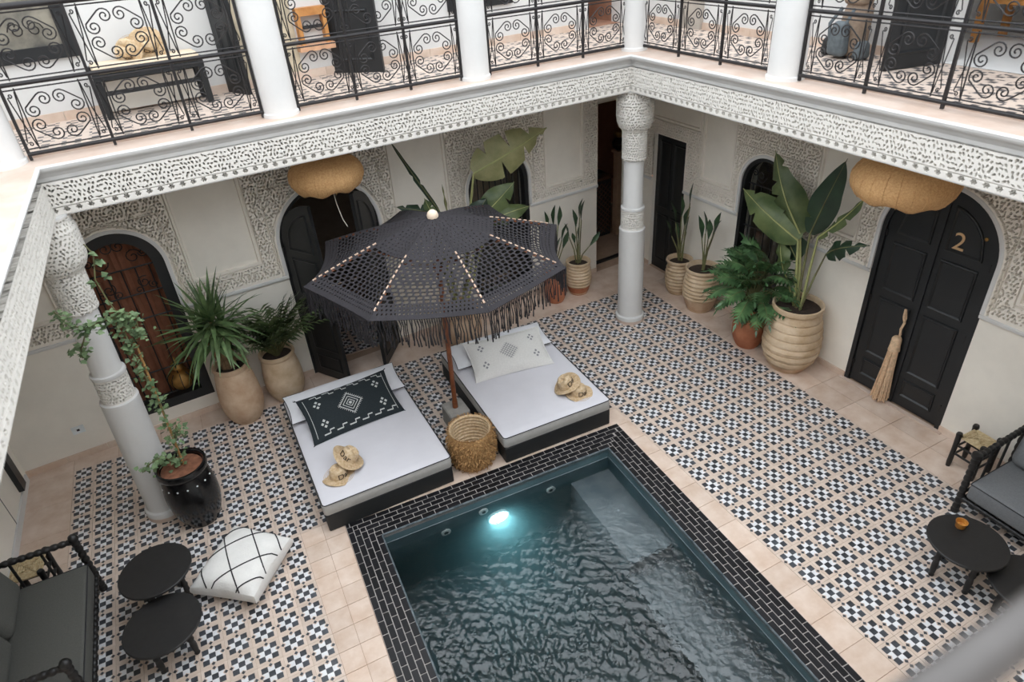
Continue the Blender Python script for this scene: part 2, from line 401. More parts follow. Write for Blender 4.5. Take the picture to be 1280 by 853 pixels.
# coping and upper floor
cop = MB(); ring(cop, [(-.058, Z_COP - .004), (.36, Z_COP - .002)]); gf = struct('trim_4', cop, peachtop, 'peach stone coping under the balcony railing')
hv_c = None
gal = MB(); IN = offset_poly(.27)
for i in range(4):
    gal.add([(*IN[i], Z_GAL), (*IN[(i+1) % 4], Z_GAL), (*OUT[(i+1) % 4], Z_GAL), (*OUT[i], Z_GAL)], [(3,2,1,0)])
    gal.add([(*IN[i], Z_GAL), (*IN[(i+1) % 4], Z_GAL), (*IN[(i+1) % 4], Z_COP - .02), (*IN[i], Z_COP - .02)], [(0,1,2,3)], 1)
gm = mat('gallery_floor_tile', (214, 196, 182), 0.5, 0.1, 8)
nt = gm.node_tree; N = nt.nodes; L_ = nt.links; bs = N['Principled BSDF']; tcg = N.new('ShaderNodeTexCoord')
def axis_tri(sc, off):
    sx = N.new('ShaderNodeSeparateXYZ'); L_.new(tcg.outputs['Object'], sx.inputs[0]); outs = []
    for ax in ('X', 'Y'):
        m1 = N.new('ShaderNodeMath'); m1.operation = 'MULTIPLY_ADD'; L_.new(sx.outputs[ax], m1.inputs[0]); m1.inputs[1].default_value = sc; m1.inputs[2].default_value = off
        fr = N.new('ShaderNodeMath'); fr.operation = 'PINGPONG'; L_.new(m1.outputs[0], fr.inputs[0]); fr.inputs[1].default_value = .5; outs.append(fr.outputs[0])
    return outs
ck = N.new('ShaderNodeTexChecker'); ck.inputs['Scale'].default_value = 16.0; L_.new(tcg.outputs['Object'], ck.inputs['Vector'])
a_, b_ = axis_tri(5.0, 0.0)
mx = N.new('ShaderNodeMath'); mx.operation = 'MAXIMUM'; L_.new(a_, mx.inputs[0]); L_.new(b_, mx.inputs[1])
lt = N.new('ShaderNodeMath'); lt.operation = 'LESS_THAN'; L_.new(mx.outputs[0], lt.inputs[0]); lt.inputs[1].default_value = .36
mu = N.new('ShaderNodeMath'); mu.operation = 'MULTIPLY'; L_.new(ck.outputs['Fac'], mu.inputs[0]); L_.new(lt.outputs[0], mu.inputs[1])
mxc = N.new('ShaderNodeMixRGB'); L_.new(mu.outputs[0], mxc.inputs['Fac']); old = bs.inputs['Base Color'].links[0].from_socket; L_.new(old, mxc.inputs['Color1']); mxc.inputs['Color2'].default_value = (*lin((92, 88, 88)), 1); L_.new(mxc.outputs[0], bs.inputs['Base Color'])
struct('floor.001', gal, [gm, peachtop], 'small patterned tile floor of the upper gallery')

# ------------------------------------------------------------------ ground floor: slab, patterned tiles, border slabs
fl = MB()
# pool ring frame (rotated a little against the tiles)
PA = R(-2.4); PX = Vector((math.cos(PA), math.sin(PA))); PY = Vector((-math.sin(PA), math.cos(PA))); PO = Vector((-0.25, -0.345))   # outer NE corner
PW, PL, RW = 3.05, 4.25, 0.285
def pool(x, y, z=0.0):
    "x from 0 (east) to -PW (west), y from 0 (north) to -PL"
    q = PO + PX*x + PY*y; return Vector((q.x, q.y, z))
pin = [pool(-RW*.5, -RW*.5), pool(-PW + RW*.5, -RW*.5), pool(-PW + RW*.5, -PL + RW*.5), pool(-RW*.5, -PL + RW*.5)]
big = [Vector((4.2, 5.6, 0)), Vector((-6.6, 5.6, 0)), Vector((-6.6, -6.6, 0)), Vector((4.2, -6.6, 0))]
for i in range(4): fl.add([(v.x, v.y, -.006) for v in (pin[i], pin[(i+1) % 4], big[(i+1) % 4], big[i])], [(3,2,1,0)])
floor = struct('floor', fl, grout, 'courtyard floor of patterned cement tiles with peach stone borders')
def tile_mesh():
    p = .2; a = .252*p; h = .004; mb = MB(); e = p/2 - .0012
    mb.box((-e, -e, -.008), (e, e, 0), 0)
    def sq(cx, cy, s, mi, z, rot=0.0):
        c, sn = math.cos(rot)*s/2, math.sin(rot)*s/2
        mb.add([(cx - c + sn, cy - sn - c, z), (cx + c + sn, cy + sn - c, z), (cx + c - sn, cy + sn + c, z), (cx - c - sn, cy - sn + c, z)], [(0,1,2,3)], mi)
    z = .0009
    for dx, dy in ((a,0),(-a,0),(0,a),(0,-a)):
        ox, oy = (dx/a, dy/a); w = a*.5
        mb.add([(dx - ox*w - oy*w, dy - oy*w - ox*w, z*.8), (dx - ox*w + oy*w, dy - oy*w + ox*w, z*.8), (dx + ox*w*.9 + oy*w*.95, dy + oy*w*.9 + ox*w*.95, z*.8), (dx + ox*w*.2, dy + oy*w*.2, z*.8), (dx + ox*w*.9 - oy*w*.95, dy + oy*w*.9 - ox*w*.95, z*.8)], [(0,1,2,3,4)], 2)
        sq(dx + ox*a*.58, dy + oy*a*.58, a*.46, 1, z*1.2, math.pi/4)
    sq(0, 0, a*.98, 1, z)
    for sx in (-1, 1):
        for sy in (-1, 1): sq(sx*a, sy*a, a*.98, 1, z)
    for k, f in enumerate(mb.f):   # keep upward normals
        if k > 5:
            A, B, C = (Vector(mb.v[i]) for i in f[:3])
            if (B - A).cross(C - A).z < 0: mb.f[k] = tuple(reversed(f))
    return mb
tm = tile_mesh(); tile_me = tm.mesh('patterned_tile', [t_peach, t_dark, t_white])
spots = []
for j in range(-28, 10):
    for i in range(-10, 23):
        x, y = .2*j, -.2*i
        if y >= -.01 or x <= -3.79 or x >= -.01:
            if y >= -.01 and -3.7 < x < -.01 and y < .05 and False: continue
            spots.append((x, y))
def rank(s):
    q = onscreen((s[0], s[1], 0)); x, y = s
    if q is None or not (-8 < q[0] < 1288 and -8 < q[1] < 860): return 1e9
    if (-3.44 < x < -2.16 or -1.56 < x < -.29) and y < 1.5: return 1e8
    if x < -5.35 and y < .1: return 1e8
    if q[0] > 1090 and (q[1] - 853) > -.67*(q[0] - 1090): return 1e8
    return q[2]
spots.sort(key=rank)
spots += [(.2*j, -.2*i) for j in range(-15, -7) for i in range(-19, -13)]
for (x, y) in spots[:300]:
    o = bpy.data.objects.new('patterned_tile', tile_me); COL.objects.link(o); o.parent = floor; o.location = (x, y, 0)
rest = MB()
for (x, y) in spots[300:]:
    off = len(rest.v); rest.v.extend([(a + x, b + y, c) for a, b, c in tm.v]); rest.f.extend([tuple(i + off for i in f) for f in tm.f]); rest.m.extend(tm.m)
o = rest.build('patterned_tiles', [t_peach, t_dark, t_white], floor); o['kind'] = 'stuff'
def slab(poly, nm='border_slab'):
    b = MB(); c = sum((Vector(p) for p in poly), Vector((0,0)))/len(poly); p2 = [c + (Vector(p) - c)*(1 - .003/max(.05, (Vector(p) - c).length)) for p in poly]
    b.add([(p.x, p.y, -.006) for p in p2] + [(p.x, p.y, random.uniform(-.0005, .0006)) for p in p2], [(4,5,6,7),(0,1,5,4),(1,2,6,5),(2,3,7,6),(3,0,4,7)]); return b.build(nm, peach, floor)
def strip(a0, a1, b0, b1, n, rows=1):
    "slabs between the line a0-a1 and the line b0-b1"
    a0, a1, b0, b1 = map(Vector, (a0, a1, b0, b1))
    for i in range(n):
        for r in range(rows):
            f = lambda s, t: (a0.lerp(a1, s)).lerp(b0.lerp(b1, s), t)
            sh = (.5/n if r % 2 else 0)
            s0, s1 = min(1, i/n + 0*sh), min(1, (i+1)/n)
            pl = [f(s0, r/rows), f(s1, r/rows), f(s1, (r+1)/rows), f(s0, (r+1)/rows)]
            A, B, C = pl[:3]
            if (B - A).cross(C - A) < 0: pl.reverse()
            slab(pl)
yb = lambda x: BA.y + (x - BA.x)*(BB.y - BA.y)/(BB.x - BA.x)
xr = lambda y: RA.x + (RA.y - y)*(RB.x - RA.x)/(RA.y - RB.y)
strip((-5.7, 2.1), (1.9, 2.1), (-5.7, yb(-5.7)), (1.9, yb(1.9)), 17)
strip((1.9, 2.1), (1.9, -4.5), (xr(2.1), 2.1), (xr(-4.5), -4.5), 15, 2)
strip((1.9, 2.1), (2.41, 2.1), (1.9, yb(1.9)), (2.40, 2.90), 1)
strip((-6.15, 2.1), (-6.15, -4.5), (-5.7, 2.1), (-5.7, -4.5), 14, 1)
strip((-6.15, 2.1), (-5.7, 2.1), (-6.15, 2.27), (-5.7, yb(-5.7)), 1)
pw0, pw1 = pool(-PW, 0), pool(-PW, -PL)
strip((-3.7, -.1), (-3.7, -4.5), (pw0.x + .0, -.1), (pw1.x, -4.5), 22, 2)
pe0, pe1 = pool(0, 0), pool(0, -PL)
strip((pe0.x, -.1), (pe1.x, -4.5), (-.1, -.1), (-.1, -4.5), 16)
strip((-3.3, -.1), (-.25, -.1), (pw0.x, pw0.y), (pe0.x, pe0.y), 14)

# ------------------------------------------------------------------ pool
pool_o = thing('plunge_pool', 'sunken rectangular pool with a black brick rim', 'pool')
bl, bw = .131, RW/5
def brick_me(L, W):
    g = .0035; vs, fs = rbox(L - 2*g, W - 2*g, .022, .003, 1); b = MB(); b.add([(x, y, z - .012) for x, y, z in vs], fs); return b
bricks = []
def run(lo, hi, r):
    k0 = int(lo/bl) - 1; out = []
    for k in range(k0, int(hi/bl) + 2):
        a = max(lo, (k + .5*(r % 2))*bl); e = min(hi, (k + 1 + .5*(r % 2))*bl)
        if e - a > .025: out.append((a, e))
    return out
for r in range(5):
    for a, e in run(r*bw, PW - r*bw, r):
        bricks.append(((-(a + e)/2, -(r + .5)*bw), 0, e - a)); bricks.append(((-(a + e)/2, -PL + (r + .5)*bw), 0, e - a))
    for a, e in run((r + 1)*bw, PL - (r + 1)*bw, r):
        for xx in (-(r + .5)*bw, -PW + (r + .5)*bw): bricks.append(((xx, -(a + e)/2), 1, e - a))
cache = {}
def brick_rank(b):
    p = pool(*b[0]); q = onscreen(p)
    if q is None or not (0 < q[0] < 1280 and 0 < q[1] < 853): return 1e9
    return q[2]
bricks.sort(key=brick_rank); restb = MB()
for k, ((x, y), ax, L) in enumerate(bricks):
    p = pool(x, y); ang = PA + (math.pi/2 if ax else 0); key = round(L, 3)
    if k < 300:
        if key not in cache: cache[key] = brick_me(L, bw).mesh('brick', brickm)
        o = bpy.data.objects.new('brick', cache[key]); COL.objects.link(o); o.parent = pool_o; o.location = (p.x, p.y, random.uniform(-.001, .0015)); o.rotation_euler = (0, 0, ang)
    else:
        b = brick_me(L, bw).xf(Matrix.Translation((p.x, p.y, 0)) @ Matrix.Rotation(ang, 4, 'Z')); restb.add(b.v, b.f)
o = restb.build('bricks', brickm, pool_o); o['kind'] = 'stuff'
mo = MB()
for x0, x1, y0, y1 in ((0, -PW, 0, -RW), (0, -PW, -PL + RW, -PL), (0, -RW, -RW, -PL + RW), (-PW + RW, -PW, -RW, -PL + RW)):
    mo.hexa([pool(x0, y1, -.05), pool(x1, y1, -.05), pool(x1, y0, -.05), pool(x0, y0, -.05)][::-1], [pool(x0, y1, .0045), pool(x1, y1, .0045), pool(x1, y0, .0045), pool(x0, y0, .0045)][::-1])
mo.build('mortar_bed', mortar, pool_o)
ZW, ZP = -.14, -1.25
fb = MB(); ba = MB(); I = [(-RW, -RW), (-PW + RW, -RW), (-PW + RW, -PL + RW), (-RW, -PL + RW)]
for i in range(4):
    a, b = I[i], I[(i+1) % 4]; ba.add([pool(*a, ZW - .02), pool(*b, ZW - .02), pool(*b, ZP), pool(*a, ZP)], [(0,1,2,3)]); fb.add([pool(*a, 0), pool(*b, 0), pool(*b, ZW - .02), pool(*a, ZW - .02)], [(0,1,2,3)])
ba.add([pool(*p, ZP) for p in I], [(3,2,1,0)]); ba.build('basin', basin, pool_o); fb.build('freeboard', slate, pool_o)
lip = MB()
for i in range(4):
    a, b = Vector(I[i]), Vector(I[(i+1) % 4]); lip.tube([pool(*a, -.004), pool(*b, -.004)], .011, 6)
lip.build('lip', mat('pool_lip', (120, 128, 132), .6, .3, 12, col2=(60, 72, 78)), pool_o)
wl = MB()
for i in range(4):
    a, b = Vector(I[i]), Vector(I[(i+1) % 4]); wl.tube([pool(*a, ZW + .012), pool(*b, ZW + .012)], .0028, 5)
wl.build('waterline_trim', mat('waterline_grey', (150, 160, 165), .5), pool_o)
st = MB(); st.hexa([pool(-RW, -1.44, ZP), pool(-RW - .46, -1.44, ZP), pool(-RW - .46, -RW, ZP), pool(-RW, -RW, ZP)][::-1], [pool(-RW, -1.44, -.40), pool(-RW - .46, -1.44, -.40), pool(-RW - .46, -RW, -.40), pool(-RW, -RW, -.40)][::-1]); st.build('step', steps, pool_o)
st = MB(); y1 = -PL + RW; st.hexa([pool(-RW, y1, ZP), pool(-RW - .50, y1, ZP), pool(-RW - .50, -1.44, ZP), pool(-RW, -1.44, ZP)][::-1], [pool(-RW, y1, -.66), pool(-RW - .50, y1, -.66), pool(-RW - .50, -1.44, -.66), pool(-RW, -1.44, -.66)][::-1]); st.build('step', steps, pool_o)
# fittings in the far wall of the pool
fitm = mat('fitting_white', (225, 230, 230), .4)
glow = mat('pool_lamp_glow', (255, 255, 255), .4, emit=(225, 245, 255), estr=30.0)
def disc_on_wall(mb, x, z, r, d0, d1, n=20):
    c = []
    for dd in (d0, d1): c.append([pool(x + r*math.cos(2*math.pi*k/n), -RW - dd, z + r*math.sin(2*math.pi*k/n)) for k in range(n)])
    mb.grid(c, wrap=True); mb.add(c[1], [tuple(range(n))]); return mb
for x, z, r in ((-2.16, -.36, .05), (-1.75, -.235, .05), (-.99, -.34, .05)):
    f = disc_on_wall(MB(), x, z, r, 0, .02).build('inlet', fitm, pool_o); disc_on_wall(MB(), x, z, r*.45, .02, .024, 12).build('nozzle', iron, f)
f = disc_on_wall(MB(), -1.60, -.46, .115, 0, .03).build('pool_lamp', fitm, pool_o); disc_on_wall(MB(), -1.60, -.46, .085, .03, .036).build('lens', glow, f)
# water: closed body with a rippled top
nx, ny = 300, 450; wv = []; g = np.random.default_rng(3)
waves = [(g.uniform(-1.3, 1.3) + (0 if k % 2 else 3.14), 10**g.uniform(1.55, 2.25), g.uniform(0, 6.28)) for k in range(46)]
X = np.linspace(-RW + .012, -PW + RW - .012, nx); Y = np.linspace(-RW + .012, -PL + RW - .012, ny)
WZ = np.zeros((ny, nx))
GX, GY = np.meshgrid(X, Y)
for an, kf, ph in waves: WZ += (lambda th: (np.sin(th) if kf < 45 else 1 - 2*np.abs(np.sin(th/2))))((GX*math.cos(an) + GY*math.sin(an))*kf + ph + 2.2*np.sin(GX*2.1 + GY*1.7 + ph) + 1.3*np.sin(GX*5.3 - GY*4.1 + 2*ph))*.15/kf
WZ *= np.clip((-GY - RW - .25 - .35*np.abs(GX + 1.9))/1.3, .06, 1.0)*(.75 + .25*np.sin(GX*2.2 + 1)*np.sin(GY*1.9))*np.clip((-GX - .45)/.9, .12, 1.0)
wb = MB(); top = [[pool(GX[i, j], GY[i, j], ZW + WZ[i, j]) for j in range(nx)] for i in range(ny)]
wb.grid(top, 0)
def bot(p): return Vector((p.x, p.y, ZP - .02))
edge = [top[0][j] for j in range(nx)] + [top[i][-1] for i in range(1, ny)] + [top[-1][j] for j in range(nx - 2, -1, -1)] + [top[i][0] for i in range(ny - 2, 0, -1)]
wb.grid([edge, [bot(p) for p in edge]], 0, wrap=True)
c4 = [bot(top[0][0]), bot(top[0][-1]), bot(top[-1][-1]), bot(top[-1][0])]; wb.add(c4, [(0,1,2,3)])
wm = bpy.data.materials.new('pool_water'); wm.use_nodes = True; nt = wm.node_tree; N = nt.nodes; L_ = nt.links; b = N['Principled BSDF']
b.inputs['Base Color'].default_value = (.93, 1, 1, 1); b.inputs['Roughness'].default_value = .015; b.inputs['IOR'].default_value = 1.33; b.inputs['Transmission Weight'].default_value = 1.0; b.inputs['Specular IOR Level'].default_value = 1.0; b.inputs['Coat Weight'].default_value = .6; b.inputs['Coat IOR'].default_value = 1.6; b.inputs['Coat Roughness'].default_value = .03
tc = N.new('ShaderNodeTexCoord'); n1 = N.new('ShaderNodeTexNoise'); n1.inputs['Scale'].default_value = 16; n1.inputs['Detail'].default_value = 3; n1.inputs['Distortion'].default_value = .6
mp = N.new('ShaderNodeMapping'); mp.inputs['Scale'].default_value = (1.0, 1.7, 1); mp.inputs['Rotation'].default_value = (0, 0, .5); L_.new(tc.outputs['Object'], mp.inputs['Vector']); L_.new(mp.outputs[0], n1.inputs['Vector'])
sp = N.new('ShaderNodeSeparateXYZ'); L_.new(tc.outputs['Object'], sp.inputs[0]); mr = N.new('ShaderNodeMapRange'); L_.new(sp.outputs['Y'], mr.inputs['Value']); mr.inputs['From Min'].default_value = -.7; mr.inputs['From Max'].default_value = -2.4; mr.inputs['To Min'].default_value = .05; mr.inputs['To Max'].default_value = .3
bp = N.new('ShaderNodeBump'); bp.inputs['Distance'].default_value = .05; L_.new(mr.outputs[0], bp.inputs['Strength']); L_.new(n1.outputs['Fac'], bp.inputs['Height']); L_.new(bp.outputs[0], b.inputs['Normal']); L_.new(bp.outputs[0], b.inputs['Coat Normal'])
va = N.new('ShaderNodeVolumeAbsorption'); va.inputs['Color'].default_value = (.08, .66, .70, 1); va.inputs['Density'].default_value = .45; vs_ = N.new('ShaderNodeVolumeScatter'); vs_.inputs['Color'].default_value = (.4, .9, .95, 1); vs_.inputs['Density'].default_value = .5; vs_.inputs['Anisotropy'].default_value = .5; ads = N.new('ShaderNodeAddShader'); L_.new(va.outputs[0], ads.inputs[0]); L_.new(vs_.outputs[0], ads.inputs[1]); L_.new(ads.outputs[0], N['Material Output'].inputs['Volume'])
w = wb.build('pool_water', wm, None, 180); tag(w, 'rippling teal water filling the pool', 'water', kind='stuff')
# ------------------------------------------------------------------ lower columns
def holes_cyl(me_prof, n, holes): pass
def column(base, topxy, label, name='column'):
    t = thing(name, label, 'column', (base[0], base[1], 0), 0, 'white carved columns of the courtyard')
    lean = (topxy[0] - base[0], topxy[1] - base[1], 3.05)
    b = MB(); b.lathe([(0, 0), (.19, 0), (.19, .045)], 32, lean=lean); b.build('foot', peachtop, t, 40)
    b = MB(); b.lathe([(.19, .045), (.192, .06), (.195, .085), (.188, .1), (.168, .108), (.166, .115)], 32, lean=lean); b.build('base', white, t, 40)
    b = MB(); b.lathe([(.166, .11), (.166, .7), (.163, 1.32), (.166, 1.335), (.164, 1.35), (.15, 1.357)], 32, lean=lean); b.build('shaft', white, t, 40)
    b = MB(); b.lathe([(.13, 1.60), (.147, 1.605), (.150, 1.62), (.147, 1.635), (.128, 1.64), (.126, 1.65), (.123, 2.245)], 32, lean=lean); b.build('shaft', white, t, 40)
    def carved(nm, prof, seed, sp, hole=True):
        # dense lathe with the holes pressed in
        zs = np.array([p[1] for p in prof]); rs = np.array([p[0] for p in prof]); s = np.concatenate([[0], np.cumsum(np.hypot(np.diff(rs), np.diff(zs)))])
        res = .0055; nv = int(s[-1]/res) + 1; S = np.linspace(0, s[-1], nv); Z = np.interp(S, s, zs); Rr = np.interp(S, s, rs); cir = 2*math.pi*max(rs); nu = int(cir/res)
        D = np.zeros((nu, nv)); carve(D, 0, 0, cir/nu, [(u, v + .02, a, c, d) for u, v, a, c, d in holes_field(cir, s[-1] - .03, seed, sp, .0125, .005, .2)])
        D[:, :3] = 0; D[:, -3:] = 0
        A = np.arange(nu)/nu*2*math.pi; rad = Rr[None, :] - .035*D
        P = np.stack([rad*np.cos(A)[:, None] + lean[0]*Z[None]/lean[2], rad*np.sin(A)[:, None] + lean[1]*Z[None]/lean[2], Z[None] + 0*rad], -1).reshape(-1, 3)
        I, J = np.meshgrid(np.arange(nu), np.arange(nv - 1), indexing='ij'); a = (I*nv + J).ravel(); bq = (((I + 1) % nu)*nv + J).ravel()
        obj(nm, npmesh(nm, P, np.stack([a, bq, bq + 1, a + 1], 1), stucco), t)
    b = MB(); b.lathe([(.215, 3.04), (.215, 3.06), (0, 3.06)], 24, lean=lean); b.build('abacus', white, t, 40)
    carved('carved_band', [(.15, 1.352), (.143, 1.36), (.142, 1.60)], 41, .028)
    carved('carved_neck', [(.118, 2.235), (.148, 2.24), (.151, 2.26), (.147, 2.28), (.150, 2.57), (.16, 2.60)], 42, .03)
    carved('capital', [(.16, 2.595), (.185, 2.62), (.212, 2.68), (.222, 2.76), (.222, 2.93), (.205, 3.0), (.215, 3.045)], 43, .032)
    return t
column((1.192, 1.417), (1.19, 1.45), 'white carved column at the inner corner of the courtyard')
column((-4.81, .93), (-4.765, 1.15), 'white carved column with a vine climbing beside it')

# ------------------------------------------------------------------ doors and windows, ground floor
def inset(poly, d):
    n = len(poly); out = []
    A = sum(poly[i][0]*poly[(i+1) % n][1] - poly[(i+1) % n][0]*poly[i][1] for i in range(n)); sg = 1 if A > 0 else -1
    for i in range(n):
        p0, p1, p2 = Vector(poly[i-1]), Vector(poly[i]), Vector(poly[(i+1) % n]); a = (p1 - p0).normalized(); b = (p2 - p1).normalized()
        na = Vector((-a.y, a.x))*sg; nb = Vector((-b.y, b.x))*sg; m = (na + nb)
        m = m.normalized() if m.length > 1e-6 else na; out.append(p1 + m*(d/max(.35, m.dot(na))))
    return [(p.x, p.y) for p in out]
def moulding(poly, y, prof, flip=False):
    "ring moulding in the x,z plane facing +y"
    mb = MB(); rows = [[(x, y + h, z) for x, z in inset(poly, d)] for d, h in prof]
    mb.grid(rows, 0, wrap=True, flip=flip); return mb
def slab_xz(poly, y0, y1):
    n = len(poly); mb = MB(); mb.add([(x, y0, z) for x, z in poly] + [(x, y1, z) for x, z in poly], [tuple(range(n)), tuple(range(2*n - 1, n - 1, -1))] + [(i, n + i, n + (i+1) % n, (i+1) % n) for i in range(n)]); return mb
def half_arch(w, h, x0, x1, z0, d=0.0, k=10):
    "polygon of a leaf between x0<x1 whose top follows an arch of radius w about x=0, apex h"
    top = []
    for i in range(k + 1):
        x = x1 + (x0 - x1)*i/k; top.append((x, h - w + math.sqrt(max(0, w*w - x*x)) - d))
    return [(x0, z0), (x1, z0)] + top
PROF = [(0, .0), (.004, .012), (.014, .016), (.024, .008), (.03, .002)]
def leaf(parent, M, w, h, side, panels=True, z0=.02, spring=None):
    "one half of an arched double door; local x=0 is the meeting line, side -1 left +1 right"
    x0, x1 = (0.003, w - .01) if side > 0 else (-w + .01, -.003)
    poly = half_arch(w, h - .01, x0, x1, z0)
    lf = slab_xz(poly, -.022, .022).build('leaf', black, parent, None, M)
    s = side; ins = .085
    a, b = (ins*.8, w - ins - .02) if s > 0 else (-w + ins + .02, -ins*.8)
    zs = h - w
    cuts = [(.14, .36), (.44, zs*.5 + .2), (zs*.5 + .29, zs - .12)]
    for zz0, zz1 in cuts:
        moulding([(a, zz0), (b, zz0), (b, zz1), (a, zz1)], .022, PROF).build('panel_moulding', black, lf)
    zt = zs - .03; rr = w - ins - .02
    top = [(a, zt), (b, zt)]
    for i in range(11):
        x = b + (a - b)*i/10; top.append((x, zs + math.sqrt(max(0, rr*rr - x*x)) if abs(x) < rr else zs + .001))
    top = [p for k_, p in enumerate(top) if k_ < 2 or p[1] > zt + .005]
    moulding(top, .022, PROF).build('panel_moulding', black, lf)
    for zz in (.25, h*.45, zs - .05):
        hg = MB(); xx = (w - .012)*s; hg.tube([(xx, .03, zz - .035), (xx, .03, zz + .035)], .011, 8); hg.build('hinge', iron, lf, 40)
    return lf
def room(W, o, mat_, depth=1.7, side=.35, nm='room'):
    c, h, z0, za, ar = o; M = W.M(c, 0, -.255); mb = MB(); a = h + side; t = za + .3
    vs = [(-a, 0, -.004), (a, 0, -.004), (a, -depth, -.004), (-a, -depth, -.004), (-a, 0, t), (a, 0, t), (a, -depth, t), (-a, -depth, t)]
    mb.add([M @ Vector(v) for v in vs], [(2,3,7,6),(1,2,6,5),(3,0,4,7),(4,7,6,5)]); return mb
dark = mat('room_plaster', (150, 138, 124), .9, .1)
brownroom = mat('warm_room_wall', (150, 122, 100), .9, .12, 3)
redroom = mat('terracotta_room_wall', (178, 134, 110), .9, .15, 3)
goldm = mat('aged_brass', (176, 136, 80), .5, .2, 15, metal=.85)
# D1: barred window with a brown curtain
o = OPB[0]; wd = sroot('window_1', 'arched barred window with black surround and brown curtain behind', WB.p(o[0], 0, 0)); 
Mw = WB.M(o[0], 0, 0); wd.matrix_world = Mw
def arched(w, h, z0, k=24): return [(-w, z0), (w, z0)] + [(w*math.cos(math.pi*i/k), h - w + w*math.sin(math.pi*i/k)) for i in range(k + 1)]
def arch_frame(parent, w, h, z0, fw, y0, y1, m, nm='frame'):
    po = arched(w, h, z0); pi = inset(po, fw); mb = MB()
    mb.grid([[(x, y1, z) for x, z in po], [(x, y1, z) for x, z in pi], [(x, y0, z) for x, z in pi], [(x, y0, z) for x, z in po], [(x, y1, z) for x, z in po]], 0, wrap=True)
    return mb.build(nm, m, parent)
arch_frame(wd, .43, 2.40, .24, .115, -.10, .006, black)
cur = MB(); rows = []
for i in range(33):
    x = -.36 + .72*i/32; rows.append([(x, -.24 + .014*math.sin(i*1.9), z) for z in np.linspace(.3, 2.38, 6)])
cur.grid(rows, 0); 
curm = mat('brown_curtain', (134, 86, 64), .85, .15, 10, .2, 60); cur.build('curtain', curm, wd, 60)
def spiral(cx, cz, r, turns, a0, dirn, n=22, y=0.0, r1=.18):
    return [(cx + r*(1 - (1 - r1)*i/n)*math.cos(a0 + dirn*turns*2*math.pi*i/n), y, cz + r*(1 - (1 - r1)*i/n)*math.sin(a0 + dirn*turns*2*math.pi*i/n)) for i in range(n + 1)]
def grille(parent, w, h, z0, y, nb, m, nm='grille_bar'):
    for i in range(nb):
        x = -w + 2*w*(i + .5)/nb; zt = h - w - .02
        b = MB(); b.tube([(x, y, z0), (x, y, zt)], .008, 6); b.build(nm, m, parent)
    for z in (z0 + .02, z0 + .35, (z0 + h - w)/2 + .2, h - w - .32, h - w - .02):
        b = MB(); b.tube([(-w, y, z), (w, y, z)], .009, 6); b.build(nm, m, parent)
    for s in (-1, 1):
        for (cx, cz, r, a0) in ((.16, .10, .085, 0), (.06, .24, .07, 1.5), (.26, .12, .05, 3), (.17, -.2, .07, 1), (.1, -.28, .05, 4), (.25, -.25, .05, 2)):
            if abs(cx) > w: continue
            b = MB(); b.tube(spiral(s*cx, h - w + cz, r, 1.4, a0, s, 16, y), .006, 5); b.build('scroll', m, parent)
grille(wd, .335, 2.30, .34, -.11, 5, iron)
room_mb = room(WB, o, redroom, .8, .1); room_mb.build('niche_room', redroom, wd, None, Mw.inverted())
# brass lantern standing on the sill inside
ln = thing('lantern', 'squat pierced brass lantern standing behind the window bars', 'lantern', WB.p(1.76, .335, -.17))
mb = MB(); mb.lathe([(.0, 0), (.07, 0), (.13, .06), (.15, .12), (.135, .19), (.09, .235), (.045, .25)], 16); mb.build('body', goldm, ln, 40)
mb = MB(); mb.lathe([(.05, .245), (.075, .29), (.06, .35), (.02, .39), (.004, .43)], 12); mb.build('cap', goldm, ln, 40)
for k in range(8):
    a = 2*math.pi*k/8; b = MB(); b.tube([(r*math.cos(a + .0), r*math.sin(a), z) for r, z in ((.072, .005), (.133, .06), (.153, .12), (.138, .19), (.093, .235))], .005, 5); b.build('rib', iron, ln)
# D2: open double door
o = OPB[1]; dr = sroot('door_1', 'open black arched double door in the back wall'); Mw = WB.M(o[0], 0, 0); dr.matrix_world = Mw
arch_frame(dr, .60, 2.39, -.12, .045, -.2, .004, black)
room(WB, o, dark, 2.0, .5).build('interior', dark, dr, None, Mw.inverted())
w_ = .555; h_ = 2.345
for s, ang in ((-1, -66), (1, 72)):
    # hinge at x = s*w_, swing out into the yard
    H = Matrix.Translation((s*w_, .0, 0)) @ Matrix.Rotation(R(ang if s < 0 else ang), 4, 'Z') @ Matrix.Translation((-s*w_, 0, 0))
    H = Matrix.Translation((s*w_, .01, 0)) @ Matrix.Rotation(R(62 if s < 0 else -50), 4, 'Z') @ Matrix.Translation((-s*w_, 0, 0))
    leaf(dr, H, w_, h_, s)
# D3: dark arched window with upright bars
o = OPB[2]; wd = sroot('window_2', 'dark arched window with upright bars behind the banana leaves'); Mw = WB.M(o[0], 0, 0); wd.matrix_world = Mw
glass_dark = mat('window_glass', (235, 240, 240), .02, .01); glass_dark.node_tree.nodes['Principled BSDF'].inputs['Transmission Weight'].default_value = 1.0; glass_dark.node_tree.nodes['Principled BSDF'].inputs['IOR'].default_value = 1.45
arch_frame(wd, .465, 2.245, .20, .06, -.1, .004, black)
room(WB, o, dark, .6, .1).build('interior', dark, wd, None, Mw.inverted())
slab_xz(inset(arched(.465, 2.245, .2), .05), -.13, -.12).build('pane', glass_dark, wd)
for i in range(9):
    x = -.36 + .09*i; b = MB(); b.tube([(x, -.08, .25), (x, -.08, 2.245 - .465 + math.sqrt(max(.01, .4**2 - x*x)))], .008, 6); b.build('window_bar', iron, wd)
